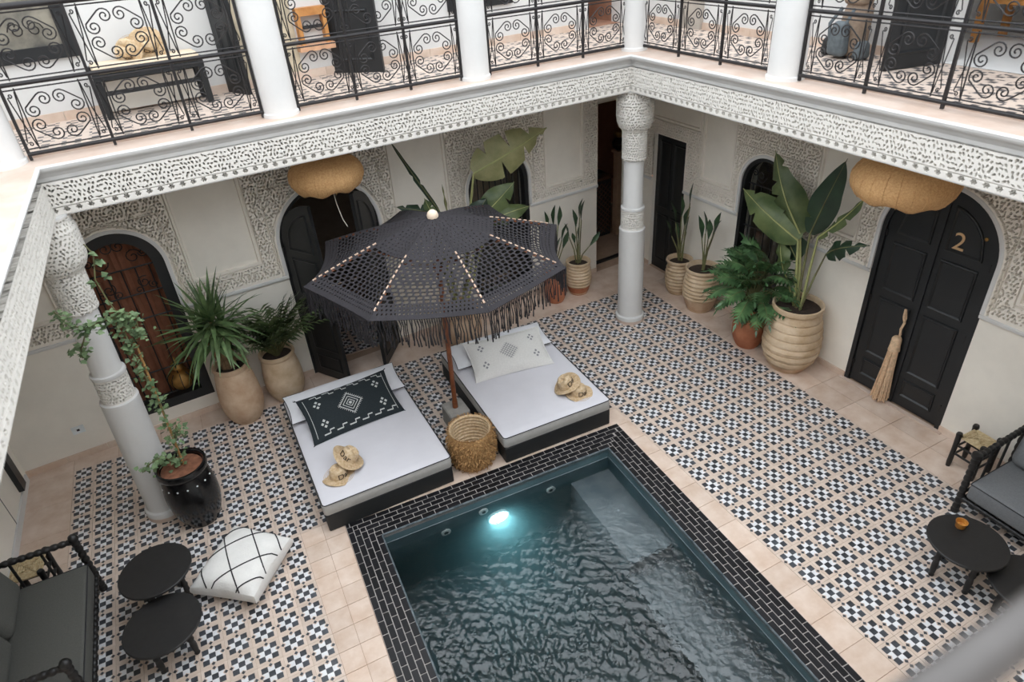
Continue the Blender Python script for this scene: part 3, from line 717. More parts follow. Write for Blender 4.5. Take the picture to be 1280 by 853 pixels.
# opening 4: passage with lamp and low table inside
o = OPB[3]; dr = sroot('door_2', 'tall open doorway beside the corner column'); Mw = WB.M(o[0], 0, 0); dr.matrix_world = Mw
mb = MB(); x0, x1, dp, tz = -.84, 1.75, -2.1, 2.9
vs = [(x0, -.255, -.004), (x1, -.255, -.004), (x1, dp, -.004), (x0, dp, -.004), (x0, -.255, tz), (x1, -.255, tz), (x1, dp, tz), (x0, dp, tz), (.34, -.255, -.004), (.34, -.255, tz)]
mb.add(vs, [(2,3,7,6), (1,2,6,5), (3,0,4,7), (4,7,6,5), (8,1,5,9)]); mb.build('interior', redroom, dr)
mb = MB(); mb.box((-.34, -.26, -.004), (.34, -.20, .03)); mb.build('threshold', blackd, dr)
pd = thing('pedestal', 'slim tan pedestal inside the tall doorway', 'pedestal', WB.p(8.95, 0, -.95)); mb = MB(); vs, fs = rbox(.13, .13, 1.42, .01, 1); mb.add(vs, fs); mb.build('shaft', mat('pedestal_tan', (190, 158, 130), .8, .12, 8), pd); mb = MB(); vs, fs = rbox(.18, .18, .04, .008, 1); mb.add([v + Vector((0, 0, 1.42)) for v in vs], fs); mb.build('cap', MATS['pedestal_tan'], pd)
lm = thing('table_lamp', 'unlit lamp with a brass top and dark bowl on the slim pedestal', 'lamp', WB.p(8.95, 1.46, -.95))
warm = goldm
mb = MB(); mb.lathe([(.0, .0), (.05, .0), (.10, .05), (.115, .12), (.08, .18), (.03, .2)], 16); mb.build('bowl', mat('dark_bronze', (50, 38, 30), .4, metal=.6), lm, 40)
mb = MB(); mb.lathe([(.028, .2), (.085, .23), (.10, .27), (.085, .31), (.03, .34), (.0, .345)], 16); mb.build('shade', warm, lm, 40)
sb_ = thing('lattice_cabinet', 'dark lattice cabinet with a black tray seen through the tall doorway', 'cabinet', WB.p(8.55, 0, -1.15), math.atan2(WB.t.y, WB.t.x)); latm = mat('cabinet_wood', (92, 62, 46), .7, .3, 30)
mb = MB(); mb.box((-.30, -.14, .0), (.30, .14, 1.0)); mb.build('body', blackd, sb_)
for k in range(-6, 7):
    for s_ in (1, -1):
        P = []
        for q in (-1, 1):
            xx = k*.09 + s_*q*.45
            P.append((xx, q))
        (xa, _), (xb, _) = P; za, zb = .06, .94
        def clipx(x, z, x2, z2):
            if x < -.28: f = (-.28 - x)/(x2 - x); x, z = -.28, z + (z2 - z)*f
            elif x > .28: f = (.28 - x)/(x2 - x); x, z = .28, z + (z2 - z)*f
            return x, z
        if (xa < -.28 and xb < -.28) or (xa > .28 and xb > .28): continue
        pa = clipx(xa, za, xb, zb); pb = clipx(xb, zb, xa, za); b_ = MB(); b_.tube([(pa[0], -.147, pa[1]), (pb[0], -.147, pb[1])], .009, 4); b_.build('lattice_bar', latm, sb_)
mb = MB(); mb.box((-.32, -.16, 1.0), (.32, .16, 1.04)); mb.build('top', latm, sb_); mb = MB(); mb.lathe([(0, 1.04), (.14, 1.04), (.17, 1.13), (.15, 1.13), (.12, 1.06), (0, 1.06)], 18); mb.build('tray', black, sb_, 40)
# dark plain door on the right wall
o = OPR[0]; dr = sroot('door_3', 'plain dark panelled door next to the corner'); Mw = WR.M(o[0], 0, 0); dr.matrix_world = Mw
room(WR, o, dark, .4, .05).build('interior', dark, dr, None, Mw.inverted())
mb = MB(); mb.box((-.34, -.1, 0), (.34, -.06, 2.085)); lf = mb.build('leaf', blackd, dr)
for (a, b, c, d) in ((-.27, -.03, .15, .9), (.03, .27, .15, .9), (-.27, -.03, 1.0, 1.98), (.03, .27, 1.0, 1.98)): moulding([(a, c), (b, c), (b, d), (a, d)], -.06, PROF).build('panel_moulding', blackd, lf)
mb = MB()
po = [(-.34, 0), (.34, 0), (.34, 2.085), (-.34, 2.085)]; pi = [(-.3, 0), (.3, 0), (.3, 2.045), (-.3, 2.045)]
# right arched window with iron lace
o = OPR[1]; wd = sroot('window_3', 'dark arched window with iron lace behind the potted plants'); Mw = WR.M(o[0], 0, 0); wd.matrix_world = Mw
arch_frame(wd, .38, 2.215, .24, .05, -.1, .004, black)
room(WR, o, dark, .6, .1).build('interior', dark, wd, None, Mw.inverted())
slab_xz(inset(arched(.38, 2.215, .24), .04), -.14, -.13).build('pane', glass_dark, wd)
grille(wd, .33, 2.17, .29, -.08, 5, iron)
# numbered double door
o = OPR[2]; dr = sroot('door_4', 'closed black arched double door with brass number 2'); Mw = WR.M(o[0], 0, 0); dr.matrix_world = Mw
arch_frame(dr, .575, 2.475, -.12, .05, -.12, .004, black)
for s in (-1, 1): lf = leaf(dr, Matrix.Translation((0, -.045, 0)), .53, 2.43, s)
mb = MB(); mb.box((-.018, -.03, .02), (.018, -.005, 2.42)); mb.build('meeting_strip', black, dr)
tx = textmesh('number_2', '2', .24, .004, mat('number_brass', (226, 188, 142), .4, .1, 10, metal=.2)); tx.transform(Matrix(((1,0,0,.185),(0,0,1,.03),(0,1,0,1.99),(0,0,0,1)))); t_ = obj('number_2', tx, lf); t_['label'] = 'brass number 2'
mb = MB(); mb.lathe([(0, 0), (.016, 0), (.016, .012), (.008, .016), (.0, .016)], 12); k_ = mb.build('stud', goldm, lf, 40, Matrix.Translation((.40, .022, 2.1)) @ Matrix.Rotation(R(-90), 4, 'X'))
mb = MB(); mb.box((-.62, .0, -.002), (.62, .05, .012)); mb.build('sill', peachtop, dr)
room(WR, o, dark, .3, .1).build('interior', dark, dr, None, Mw.inverted())
# raffia tassel hanging on the numbered door
ts = thing('door_tassel', 'long raffia tassel hanging on the numbered black door', 'tassel', WR.p(4.515 - .09, 0, .03))
raf = mat('raffia', (216, 184, 150), .8, .2, 30, .3, 80)
mb = MB(); mb.tube([(0, 0, 1.16), (-.02, -.015, 1.08), (.015, -.02, 1.0), (-.012, -.015, .93), (.01, -.015, .86), (0, -.01, .80)], .013, 6); mb.build('cord', raf, ts, 60)
mb = MB(); mb.tube([(.012, 0, 1.15), (.02, -.02, 1.05), (-.012, -.02, .95), (.0, -.015, .84)], .010, 6); mb.build('cord', raf, ts, 60)
mb = MB(); mb.lathe([(.0, .83), (.035, .825), (.05, .80), (.052, .72), (.06, .66)], 14); mb.build('head', raf, ts, 50)
mb = MB(); g = random.Random(5)
for k in range(70):
    a = g.uniform(0, 6.283); r0 = .052*math.sqrt(g.random()); r1 = r0*2.3 + g.uniform(-.01, .01)
    mb.tube([(r0*math.cos(a), r0*math.sin(a)*.8, .72), (r1*.62*math.cos(a), r1*.5*math.sin(a), .42), (r1*math.cos(a), r1*.75*math.sin(a), g.uniform(.02, .05))], .008, 4)
sk = mb.build('strands', raf, ts, 60); sk['kind'] = 'stuff'
# small fixtures
so = MB(); so.box((-.06, 0, -.045), (.06, .012, .045)); p0 = WB.M(.62, .36, 0); s_ = so.build('wall_socket', fitm, None, None, p0); tag(s_, 'white wall socket low on the back wall', 'socket')
sc = MB(); sc.box((-.014, .012, -.012), (.014, .015, .012)); sc.build('socket_face', iron, s_)
sv = MB(); sv.box((-.1, 0, -.05), (.1, .03, .05)); s_ = sv.build('wall_vent', mat('vent_grey', (130, 118, 104), .7), None, None, WR.M(.78, 2.66, 0)); tag(s_, 'small brown grey vent box high on the wall by the corner', 'vent')
for i in range(4):
    sv = MB(); sv.box((-.085, .03, -.036 + .02*i), (.085, .036, -.024 + .02*i)); sv.build('slat', iron, s_)
# ------------------------------------------------------------------ pendant lamps of woven raffia
weave = mat('woven_raffia', (224, 182, 128), .75, .25, 60, .5, 120, col2=(200, 150, 98))
cordm = mat('pale_cord', (215, 208, 196), .8)
def pendant(label, loc, s, seed, cord=False):
    t = thing('pendant_lamp', label, 'lamp', (loc[0], loc[1], 0), 0, 'raffia pendant lamps'); z = loc[2]
    prof = [(.30, -.13), (.335, -.11), (.375, -.05), (.39, .0), (.385, .05), (.355, .11), (.30, .16), (.2, .20), (.08, .22), (.0, .225)]
    mb = MB(); n = 40; rows = []
    for k, (r, h) in enumerate(prof):
        row = []
        for j in range(n):
            a = 2*math.pi*j/n; w = (.018*math.sin(a*7 + seed) + .012*math.sin(a*3 + seed*2))*(1 if k == 0 else .5 if k == 1 else .0)
            row.append((r*s*math.cos(a), r*s*math.sin(a), z + h*s + w))
        rows.append(row)
    mb.grid(rows, wrap=True); o = mb.build('shade', weave, t, 60)
    mo_ = o.modifiers.new('thickness', 'SOLIDIFY'); mo_.thickness = .008
    for k in range(24):
        a = 2*math.pi*k/24; b = MB(); b.tube([(r*s*1.004*math.cos(a), r*s*1.004*math.sin(a), z + h*s) for r, h in prof[1:9]], .003, 4); b.build('rib', weave, t)
    b = MB(); b.tube([(0, 0, z + .22*s), (0, 0, Z_CEIL + .0)], .006, 6); b.build('cord', iron, t)
    if cord:
        b = MB(); b.tube([(.02, -.05, z - .1), (.03, -.06, z - .3), (.06, -.07, z - .48), (.09, -.08, z - .56)], .005, 5); b.build('pull_cord', cordm, t)
pendant('round raffia pendant lamp above the open back door', (-2.37, 1.88, 2.67), .98, 0, True)
pendant('round raffia pendant lamp above the numbered door', (1.80, -1.575, 2.67), 1.10, 2)

# ------------------------------------------------------------------ daybeds
fab = mat('white_mattress_linen', (214, 212, 217), .85, .03, 3, .1, 14); fabg = mat('grey_mattress_side', (176, 174, 170), .85, .06, 20, .15, 200)
pipem = mat('black_piping', (38, 38, 42), .7); bedm = mat('daybed_black_paint', (36, 38, 39), .6, .12, 5)
def mattress_top(w, l, z, wr=.004, seed=1):
    g = np.random.default_rng(seed); rows = []
    for i in range(41):
        v = -l/2 + l*i/40; row = []
        for j in range(29):
            u = -w/2 + w*j/28; e = min(1, (w/2 - abs(u))/.05, (l/2 - abs(v))/.05); e = math.sin(max(0, e)*math.pi/2)
            cr = wr*math.sin(v*38 + 2.5*math.sin(u*3 + seed) + seed)*math.exp(-((v - .1)/.35)**2)*max(0, math.cos(u*1.3 + seed))
            row.append((u, v, z - .012 + .012*e + cr + .003*math.sin(u*5 + seed)*math.sin(v*4)))
        rows.append(row)
    return rows
def daybed(label, cx, y0, w, l, rz, seed):
    cy = y0 + l/2; t = thing('daybed', label, 'daybed', (cx, cy, 0), rz, 'daybeds at the head of the pool')
    mb = MB(); vs, fs = rbox(w, l, .20, .008, 1); mb.add(vs, fs); mb.build('base', bedm, t)
    m = MB(); 
    # mattress sides with soft vertical edge
    pr = [(.0, .20), (.006, .215), (.008, .27), (.004, .325), (-.004, .335)]
    c = [(-w/2, -l/2), (w/2, -l/2), (w/2, l/2), (-w/2, l/2)]
    def rr(d, rad=.035, k=5):
        out = []
        for q, (x, y) in enumerate(c):
            sx = -1 if x < 0 else 1; sy = -1 if y < 0 else 1; a0 = {(-1,-1): 180, (1,-1): 270, (1,1): 0, (-1,1): 90}[(sx, sy)]
            for i in range(k + 1):
                a = R(a0 + 90*i/k); out.append((x - sx*rad + (rad + d)*math.cos(a), y - sy*rad + (rad + d)*math.sin(a)))
        return out
    m.grid([[(x, y, z) for x, y in rr(d)] for d, z in pr], wrap=True); side = m.build('mattress_side', fabg, t, 60)
    tp = MB(); tp.grid(mattress_top(w - .004, l - .004, .342, .004, seed)); tp.build('mattress_top', fab, t, 60)
    for z in (.334, .208):
        pp = rr(.003); b = MB(); b.tube([(x, y, z) for x, y in pp + [pp[0]]], .005, 5); b.build('piping', pipem, t)
    for fx in (-1, 1):
        for fy in (-1, 1):
            pass
    return t
daybed('daybed with black patterned cushion beside the tall terracotta pots', -2.80, -.225, 1.285, 1.84, 0.0, 1)
daybed('daybed with white patterned cushion under the umbrella fringe', -.925, -.285, 1.27, 1.84, R(-1.5), 4)
# cushions ------------------------------------------------------------
def pillow_fn(w, d, h, pinch=.07):
    def f(s, t, side):
        "s,t in -1..1"
        x = s*w/2*(1 - pinch*(1 - t*t)*abs(s)**3); y = t*d/2*(1 - pinch*1.2*(1 - s*s)*abs(t)**3)
        z = side*h/2*(max(0, 1 - abs(s)**2.6)**.55)*(max(0, 1 - abs(t)**2.6)**.55)
        return Vector((x, y, z))
    return f
def pillow(parent, nm, f, m, n=20, k=12):
    mb = MB()
    for side in (1, -1):
        mb.grid([[f(-1 + 2*i/n, -1 + 2*j/k, side) for i in range(n + 1)] for j in range(k + 1)], flip=(side < 0))
    return mb.build(nm, m, parent, 70)
def edge_pipe(parent, f, m, r=.005):
    P = [f(-1 + 2*i/20, -1, 1) for i in range(21)] + [f(1, -1 + 2*i/12, 1) for i in range(1, 13)] + [f(1 - 2*i/20, 1, 1) for i in range(1, 21)] + [f(-1, 1 - 2*i/12, 1) for i in range(1, 13)]
    mb = MB(); mb.tube(P, r, 5); return mb.build('piping', m, parent)
def patch(mb, f, s0, t0, ds, dt, rot=0.0, lift=.0025):
    "small quad stitched onto the pillow face"
    q = []
    for a, b in ((-1,-1),(1,-1),(1,1),(-1,1)):
        c, sn = math.cos(rot), math.sin(rot); s = s0 + ds*(a*c - b*sn*1.0); t = t0 + dt*(a*sn + b*c)
        p = f(s, t, 1); e = .02; nx = (f(s + e, t, 1) - f(s - e, t, 1)).cross(f(s, t + e, 1) - f(s, t - e, 1)).normalized(); q.append(p + nx*lift)
    mb.add(q, [(0,1,2,3)])
def stitch(mb, f, a, b, wd=.012, n=4, asp=1.0):
    a = Vector(a); b = Vector(b); d = (b - a); pe = Vector((-d.y, d.x)).normalized()
    for i in range(n):
        p = a + d*i/n; r = a + d*(i + 1)/n; q = []
        for w_, k in ((p, -1), (r, -1), (r, 1), (p, 1)):
            v = w_ + Vector((pe.x*wd*k, pe.y*wd*k*asp)); x = f(v.x, v.y, 1); e = .02
            nx = (f(v.x + e, v.y, 1) - f(v.x - e, v.y, 1)).cross(f(v.x, v.y + e, 1) - f(v.x, v.y - e, 1)).normalized(); q.append(x + nx*.0025)
        mb.add(q, [(0,1,2,3)])
pw_ = mat('white_pillow_cotton', (228, 228, 232), .85, .03, 4, .12, 20); pblk = mat('black_woven_cushion', (34, 42, 46), .9, .15, 60, .3, 300); pwv = mat('white_woven_cushion', (222, 220, 216), .9, .05, 60, .3, 300)
emb_w = mat('pale_embroidery', (196, 198, 196), .9, .1, 80); emb_g = mat('grey_embroidery', (140, 140, 144), .9, .1, 80)
def tilt(loc, rz, rx, ry=0.0): return Matrix.Translation(loc) @ Matrix.Rotation(rz, 4, 'Z') @ Matrix.Rotation(rx, 4, 'X') @ Matrix.Rotation(ry, 4, 'Y')
def white_pillow(label, loc, w, d, h, rz, rx):
    t = thing('white_pillow', label, 'pillow', group='long white pillows'); t.matrix_world = tilt(loc, rz, rx); f = pillow_fn(w, d, h, .03)
    pillow(t, 'cover', f, pw_, 24, 12); edge_pipe(t, f, pipem, .004); return t
white_pillow('long white pillow behind the black patterned cushion', (-2.80, 1.29, .425), 1.28, .44, .15, 0.0, R(10))
white_pillow('long white pillow behind the white patterned cushion', (-.90, 1.20, .425), 1.22, .42, .15, R(-4), R(10))
def cushion(label, loc, rz, rx, w, d, h, m, em, style):
    t = thing('patterned_cushion', label, 'cushion', group='embroidered cushions'); t.matrix_world = tilt(loc, rz, rx); f = pillow_fn(w, d, h, .055)
    pillow(t, 'cover', f, m); edge_pipe(t, f, m, .006)
    mb = MB(); asp = w/d
    for cs in (-1, 1):
        for ct in (-1, 1):
            for a, b in ((-1, 0), (1, 0), (0, -1), (0, 1)): patch(mb, f, cs*.66 + a*.055, ct*.42 + b*.12, .026, .026*asp, .785)
    if style == 'black':
        for q in range(3):
            r = .24 - .075*q; P = [(r, 0), (0, r*asp), (-r, 0), (0, -r*asp)]
            for i in range(4): stitch(mb, f, P[i], P[(i+1) % 4], .009, 5, 1.6)
        P = [(.27, 0), (0, .27*asp), (-.27, 0), (0, -.27*asp)]
        for i in range(4):
            A, B = Vector(P[i]), Vector(P[(i+1) % 4])
            for k in range(9):
                c = A.lerp(B, (k + .5)/9); stitch(mb, f, c*.92, c*1.08, .006, 1, 1.8)
        patch(mb, f, 0, 0, .03, .03*asp, .785)
        for s in (-1, 1):
            stitch(mb, f, (s*.90, -.86), (s*.90, .86), .006, 10)
            for k in range(6):
                x = -.75 + .28*k
                stitch(mb, f, (x, s*.84), (x + .14, s*.84), .012, 2, 2); stitch(mb, f, (x + .14, s*.84), (x + .14, s*.72), .008, 1, 2); stitch(mb, f, (x + .14, s*.72), (x + .24, s*.72), .012, 2, 2)
    else:
        for k in range(6):
            for s in (1, -1):
                o_ = -.2 + .08*k; A = Vector((o_ - .15, (o_ + .15)*asp*s)); B = Vector((o_ + .15, (o_ - .15)*asp*s))
                A = Vector((o_*.5 - .13, (o_*.5 + .13)*asp*s)); B = Vector((o_*.5 + .13, (o_*.5 - .13)*asp*s)); stitch(mb, f, A, B, .006, 6, 1.6)
    e = mb.build('embroidery', em, t); e['kind'] = 'stuff'
    mb = MB()
    for cs in (-1, 1):
        for ct in (-1, 1):
            p = f(cs, ct, 1)
            for k in range(5): mb.tube([p, p + Vector((cs*.02 + random.uniform(-.012, .012), ct*.02 + random.uniform(-.012, .012), -.008))], .003, 4)
    tag(mb.build('corner_tassels', m, t), kind='stuff')
    return t
cushion('black woven cushion with pale geometric embroidery', (-2.82, .94, .47), R(3.5), R(26), 1.0, .56, .17, pblk, emb_w, 'black')
cushion('white woven cushion with faint grey embroidery', (-.92, .92, .465), R(-8), R(26), .95, .54, .17, pwv, emb_g, 'white')
# hats ------------------------------------------------------------------
straw = mat('straw', (222, 200, 168), .8, .18, 40, .4, 150, col2=(188, 158, 118)); ink = mat('brown_thread', (62, 50, 40), .9)
def hat(label, M, br=.155, seed=0, word='Dar'):
    t = thing('straw_hat', label, 'hat', group='straw hats'); t.matrix_world = M; n = 36
    prof = [(br, .0), (br*.98, .004), (br*.8, .006), (.1, .002), (.088, .006), (.084, .03), (.078, .075), (.066, .098), (.04, .104), (.018, .092), (0, .088)]
    mb = MB(); rows = []
    for k, (r, h) in enumerate(prof):
        row = []
        for j in range(n):
            a = 2*math.pi*j/n; up = (.018*math.sin(2*a + seed) if k < 3 else 0)*(1 if k < 2 else .5); dent = (-.014*math.cos(2*a) if k > 7 else 0); x = r*math.cos(a)*(1.06 if k > 3 else 1); row.append((x, r*math.sin(a), h + up + dent))
        rows.append(row)
    mb.grid(rows[:5], wrap=True); o = mb.build('brim', straw, t, 60); md = o.modifiers.new('thickness', 'SOLIDIFY'); md.thickness = .004
    mb = MB(); mb.grid(rows[4:], wrap=True); mb.build('crown', straw, t, 60)
    for r in (.112, .13, .146): 
        b = MB(); b.tube([(r*math.cos(2*math.pi*j/24), r*math.sin(2*math.pi*j/24), .008 + .009*math.sin(2*2*math.pi*j/24 + seed)*(r/br)**2) for j in range(25)], .0022, 4); b.build('braid', straw, t)
    me = textmesh('lettering', word, .085, .001, ink)
    for v in me.vertices:   # bend round the crown
        a = -v.co.x/.086 - math.pi/2 + math.pi; r = .087 + v.co.z; a = math.pi/2*3 + v.co.x/.088; zz = .042 + v.co.y; rr_ = .0885 - .09*max(0, zz - .02)**1.0*.14 + v.co.z
        v.co = Vector((rr_*1.06*math.cos(a), rr_*math.sin(a), zz))
    obj('lettering', me, t); return t
hat('straw hat lying flat under another hat by the black cushion', tilt((-3.20, .10, .343), R(30), 0), .165, 1)
hat('straw hat propped on another hat on the daybed with the black cushion', tilt((-3.07, .175, .455), 0, R(10), R(38)) @ Matrix.Rotation(R(-60), 4, 'Z'), .165, .5)
hat('straw hat lying flat under another hat by the white cushion', tilt((-.545, -.03, .343), R(10), 0), .155, 2)
hat('straw hat propped on another hat on the daybed with the white cushion', tilt((-.625, .085, .425), 0, R(-6), R(-26)) @ Matrix.Rotation(R(35), 4, 'Z'), .16, 1.2)

# ------------------------------------------------------------------ umbrella
um = thing('crochet_umbrella', 'black crocheted umbrella with fringe on a wooden pole', 'umbrella', (-1.765, .59, 0))
conc = mat('concrete', (150, 146, 140), .85, .12, 12, .2, 60); wood = mat('umbrella_wood', (140, 82, 48), .5, .25, 12, col2=(106, 58, 32)); croc = mat('black_crochet', (39, 36, 40), .85, .2, 60, .4, 200, rnd=.12)
mb = MB(); vs, fs = rbox(.24, .28, .25, .012, 1); mb.add(vs, fs); mb.build('block', conc, um)
TOP = Vector((.045, .02, 2.50))
mb = MB(); mb.tube([(0, 0, .24), TOP], .026, 12); mb.build('pole', wood, um, 60)
mb = MB(); mb.tube([(0, 0, .25), (0, 0, .33)], .031, 12); mb.build('collar', wood, um, 60)
mb = MB(); mb.lathe([(.0, 2.47), (.052, 2.475), (.056, 2.50), (.045, 2.53), (.02, 2.55), (.0, 2.555)], 16, (TOP.x, TOP.y)); mb.build('finial', mat('finial_cream', (222, 202, 180), .6), um, 50)
NR = 8; A0 = R(-3); RU = 1.29
def rib_pt(k, t, lift=0.0):
    a = A0 + 2*math.pi*k/NR; return Vector((TOP.x + RU*t*math.cos(a), TOP.y + RU*t*math.sin(a), 2.485 - .385*t**1.25 + lift))
def canopy(k, s, t):
    p = rib_pt(k, t).lerp(rib_pt(k + 1, t), s); b = 4*s*(1 - s)
    c = Vector((TOP.x, TOP.y, p.z)); p = p + (c - p)*(.05*b*t*t)      # edges bow inward
    p.z -= .075*b*t*(1 - .3*t); return p
mb = MB(); NROW = 29
for k in range(NR):
    for i in range(NROW):
        t0 = .03 + .97*i/NROW; t1 = .03 + .97*(i + 1)/NROW; ch = (rib_pt(k, t1) - rib_pt(k + 1, t1)).length
        tm_ = (t0 + t1)/2
        if tm_ < .46: n, hol, ht = max(2, round(ch/.05)), .22, .3
        elif tm_ < .86: n, hol, ht = max(2, round(ch/.062)), .78, .74
        elif tm_ < .965: n, hol, ht = round(ch/.036), .42, .4
        else: n, hol, ht = round(ch/.05), 0, 0
        if .46 <= tm_ < .86 and (k in (2, 3, 5) and tm_ < .7): hol, ht = .5, .55
        off = .5 if i % 2 else 0.0; cells = []
        x = -off
        while x < n - 1e-6:
            a, b = max(0, x)/n, min(n, x + 1)/n
            if b - a > 1e-4: cells.append((a, b))
            x += 1
        for a, b in cells:
            m_ = (a + b)/2; P = lambda s_, q: canopy(k, s_, t0 + (t1 - t0)*q)
            outer = [P(a, 0), P(m_, 0), P(b, 0), P(b, 1), P(m_, 1), P(a, 1)]
            if hol == 0 or (b - a)*n < .6: mb.add(outer, [(0, 1, 4, 5), (1, 2, 3, 4)]); continue
            h = hol/2*(b - a); q0, q1 = .5 - ht/2, .5 + ht/2
            inner = [P(m_ - h*.75, q0), P(m_, q0 - .04), P(m_ + h*.75, q0), P(m_ + h, .5), P(m_ + h*.75, q1), P(m_, q1 + .04), P(m_ - h*.75, q1), P(m_ - h, .5)]
            outer = [P(a, 0), P(m_, 0), P(b, 0), P(b, .5), P(b, 1), P(m_, 1), P(a, 1), P(a, .5)]
            mb.add(outer + inner, [(j, (j + 1) % 8, 8 + (j + 1) % 8, 8 + j) for j in range(8)])
cn = mb.build('canopy', croc, um); md = cn.modifiers.new('yarn', 'SOLIDIFY'); md.thickness = .006; md.offset = 0
lace = mat('rib_lacing', (218, 200, 182), .8, .3, 60, col2=(176, 132, 104))
for k in range(NR):
    mb = MB(); mb.tube([rib_pt(k, t, -.012) for t in (.03, .3, .6, .85, .985)], .011, 6); rb = mb.build('rib', wood, um)
    mb = MB()
    for i in range(11):
        t0 = .44 + .046*i; mb.tube([rib_pt(k, t0, .006), rib_pt(k, t0 + .026, .006)], .0075, 5)
    if k in (5, 6, 4, 7, 0): tag(mb.build('lacing', lace, rb), kind='stuff')
    mb = MB(); j0 = Vector((.035, .015, 1.95)); mb.tube([j0, rib_pt(k, .5, -.02)], .008, 6); mb.build('strut', wood, um)
mb = MB(); mb.lathe([(.028, 1.9), (.048, 1.91), (.048, 1.98), (.028, 1.99)], 12, (.036, .016)); mb.build('runner', wood, um, 40)
mb = MB(); g = random.Random(9)
for k in range(NR):
    ne = 46
    for i in range(ne):
        s = (i + .5)/ne; p = canopy(k, s, 1.0) + Vector((0, 0, .004)); L = g.uniform(.2, .30); w1, w2 = g.uniform(-.014, .014), g.uniform(-.014, .014)
        d = (canopy(k, min(1, s + .05), 1) - canopy(k, max(0, s - .05), 1)).normalized()
        pts = [p, p + d*w1 + Vector((0, 0, -L*.3)), p + d*w2 + Vector((g.uniform(-.008, .008), 0, -L*.65)), p + d*(w1 + w2)*.8 + Vector((0, 0, -L))]
        mb.tube(pts, [.0055, .0045, .005, .0068], 4)
        if i % 2 == 0:
            q = canopy(k, min(1, s + 1/ne), 1.0); mb.tube([p + Vector((0, 0, -.01)), (p + q)/2 + Vector((0, 0, -.055)), q + Vector((0, 0, -.01))], .003, 4)
fr = mb.build('fringe', croc, um); fr['kind'] = 'stuff'
# ------------------------------------------------------------------ raffia basket
bk = thing('raffia_basket', 'shaggy round raffia basket at the umbrella foot', 'basket', (-1.855, -.035, 0)); shag = mat('shaggy_raffia', (200, 160, 108), .85, .3, 40, col2=(150, 108, 64), rnd=.25)
mb = MB(); pr = []
for i in range(10):
    z = .03 + .37*i/9; r = .18 + .03*math.sin(min(1, i/6)*math.pi/2); pr += [(r + .006, z), (r - .012, z + .012), (r - .012, z + .026), (r + .006, z + .038)]
mb.lathe([(0, .03)] + pr, 32); mb.build('coil_wall', straw, bk, 40)
mb = MB(); mb.lathe([(.0, .0), (.19, .0), (.225, .08), (.24, .2), (.238, .34), (.228, .42), (.21, .435), (.205, .43)], 32); mb.build('outer_wall', shag, bk, 50)
mb = MB(); g = random.Random(4)
for k in range(1500):
    a = g.uniform(0, 6.283); z = g.uniform(.02, .43); r = .195 + .047*math.sin(min(1, z/.2)*1.57) - (.015 if z > .38 else 0); d = Vector((math.cos(a), math.sin(a), 0)); ta = Vector((-d.y, d.x, 0))
    p = d*r + Vector((0, 0, z)); q = p + d*g.uniform(.012, .03) + ta*g.uniform(-.03, .03) + Vector((0, 0, g.uniform(-.035, .01))); q.z = max(q.z, .004); e = (ta*g.uniform(-1, 1) + Vector((0, 0, g.uniform(-1, 1)))).normalized()*.005
    mb.add([p - e, p + e, q + e*.6, q - e*.6], [(0, 1, 2, 3)])
for k in range(170):
    a = g.uniform(0, 6.283); d = Vector((math.cos(a), math.sin(a), 0)); ta = Vector((-d.y, d.x, 0)); p = d*.215 + Vector((0, 0, .425)); q = p + d*g.uniform(-.005, .03) + ta*g.uniform(-.015, .015) + Vector((0, 0, g.uniform(.015, .035))); e = ta*.005
    mb.add([p - e, p + e, q + e*.5, q - e*.5], [(0, 1, 2, 3)])
sh = mb.build('raffia_fringe', shag, bk); sh['kind'] = 'stuff'
# ------------------------------------------------------------------ low round tables
tblm = mat('black_table_wood', (28, 27, 27), .5, .15, 20, .05, 40)
def round_table(label, x, y, z, r, rz, group='low black round tables'):
    t = thing('round_table', label, 'table', (x, y, 0), rz, group)
    mb = MB(); mb.lathe([(0, z - .026), (r - .006, z - .026), (r, z - .02), (r, z - .006), (r - .006, z), (0, z)], 48); mb.build('tabletop', tblm, t, 40)
    mb = MB(); mb.lathe([(r*.62, z - .07), (r*.66, z - .07), (r*.66, z - .026), (r*.62, z - .026)], 32); mb.build('apron', tblm, t, 40)
    for k in range(4):
        a = R(45 + 90*k); lx, ly = .62*r*math.cos(a), .62*r*math.sin(a); zz = z - .03
        prof = [(.0, 0), (.018, .0), (.024, .012), (.018, .03), (.022, .05), (.026, zz*.35), (.02, zz*.5), (.028, zz*.56), (.02, zz*.62), (.025, zz*.8), (.022, zz)]
        mb = MB(); mb.lathe(prof, 10, (lx, ly)); mb.build('leg', tblm, t, 50)
    return t
round_table('taller black round table beside the left bench sofa', -4.85, -.30, .44, .285, R(20))
round_table('lower black round table beside the white pouf', -4.85, -.815, .36, .29, R(10))
round_table('black round table holding the orange cup', .985, -3.37, .41, .285, R(15))
round_table('low black round table half under the cup table', 1.09, -3.82, .32, .285, R(15))
cp = thing('cup', 'small orange glazed cup on the black table', 'cup', (1.065, -3.25, .41))
cupm = mat('orange_glaze', (206, 150, 72), .3, .2, 25, col2=(170, 104, 40))
mb = MB(); mb.lathe([(0, 0), (.032, 0), (.036, .006), (.042, .055), (.045, .062), (.041, .06), (.036, .02), (.0, .012)], 20); mb.build('body', cupm, cp, 50)
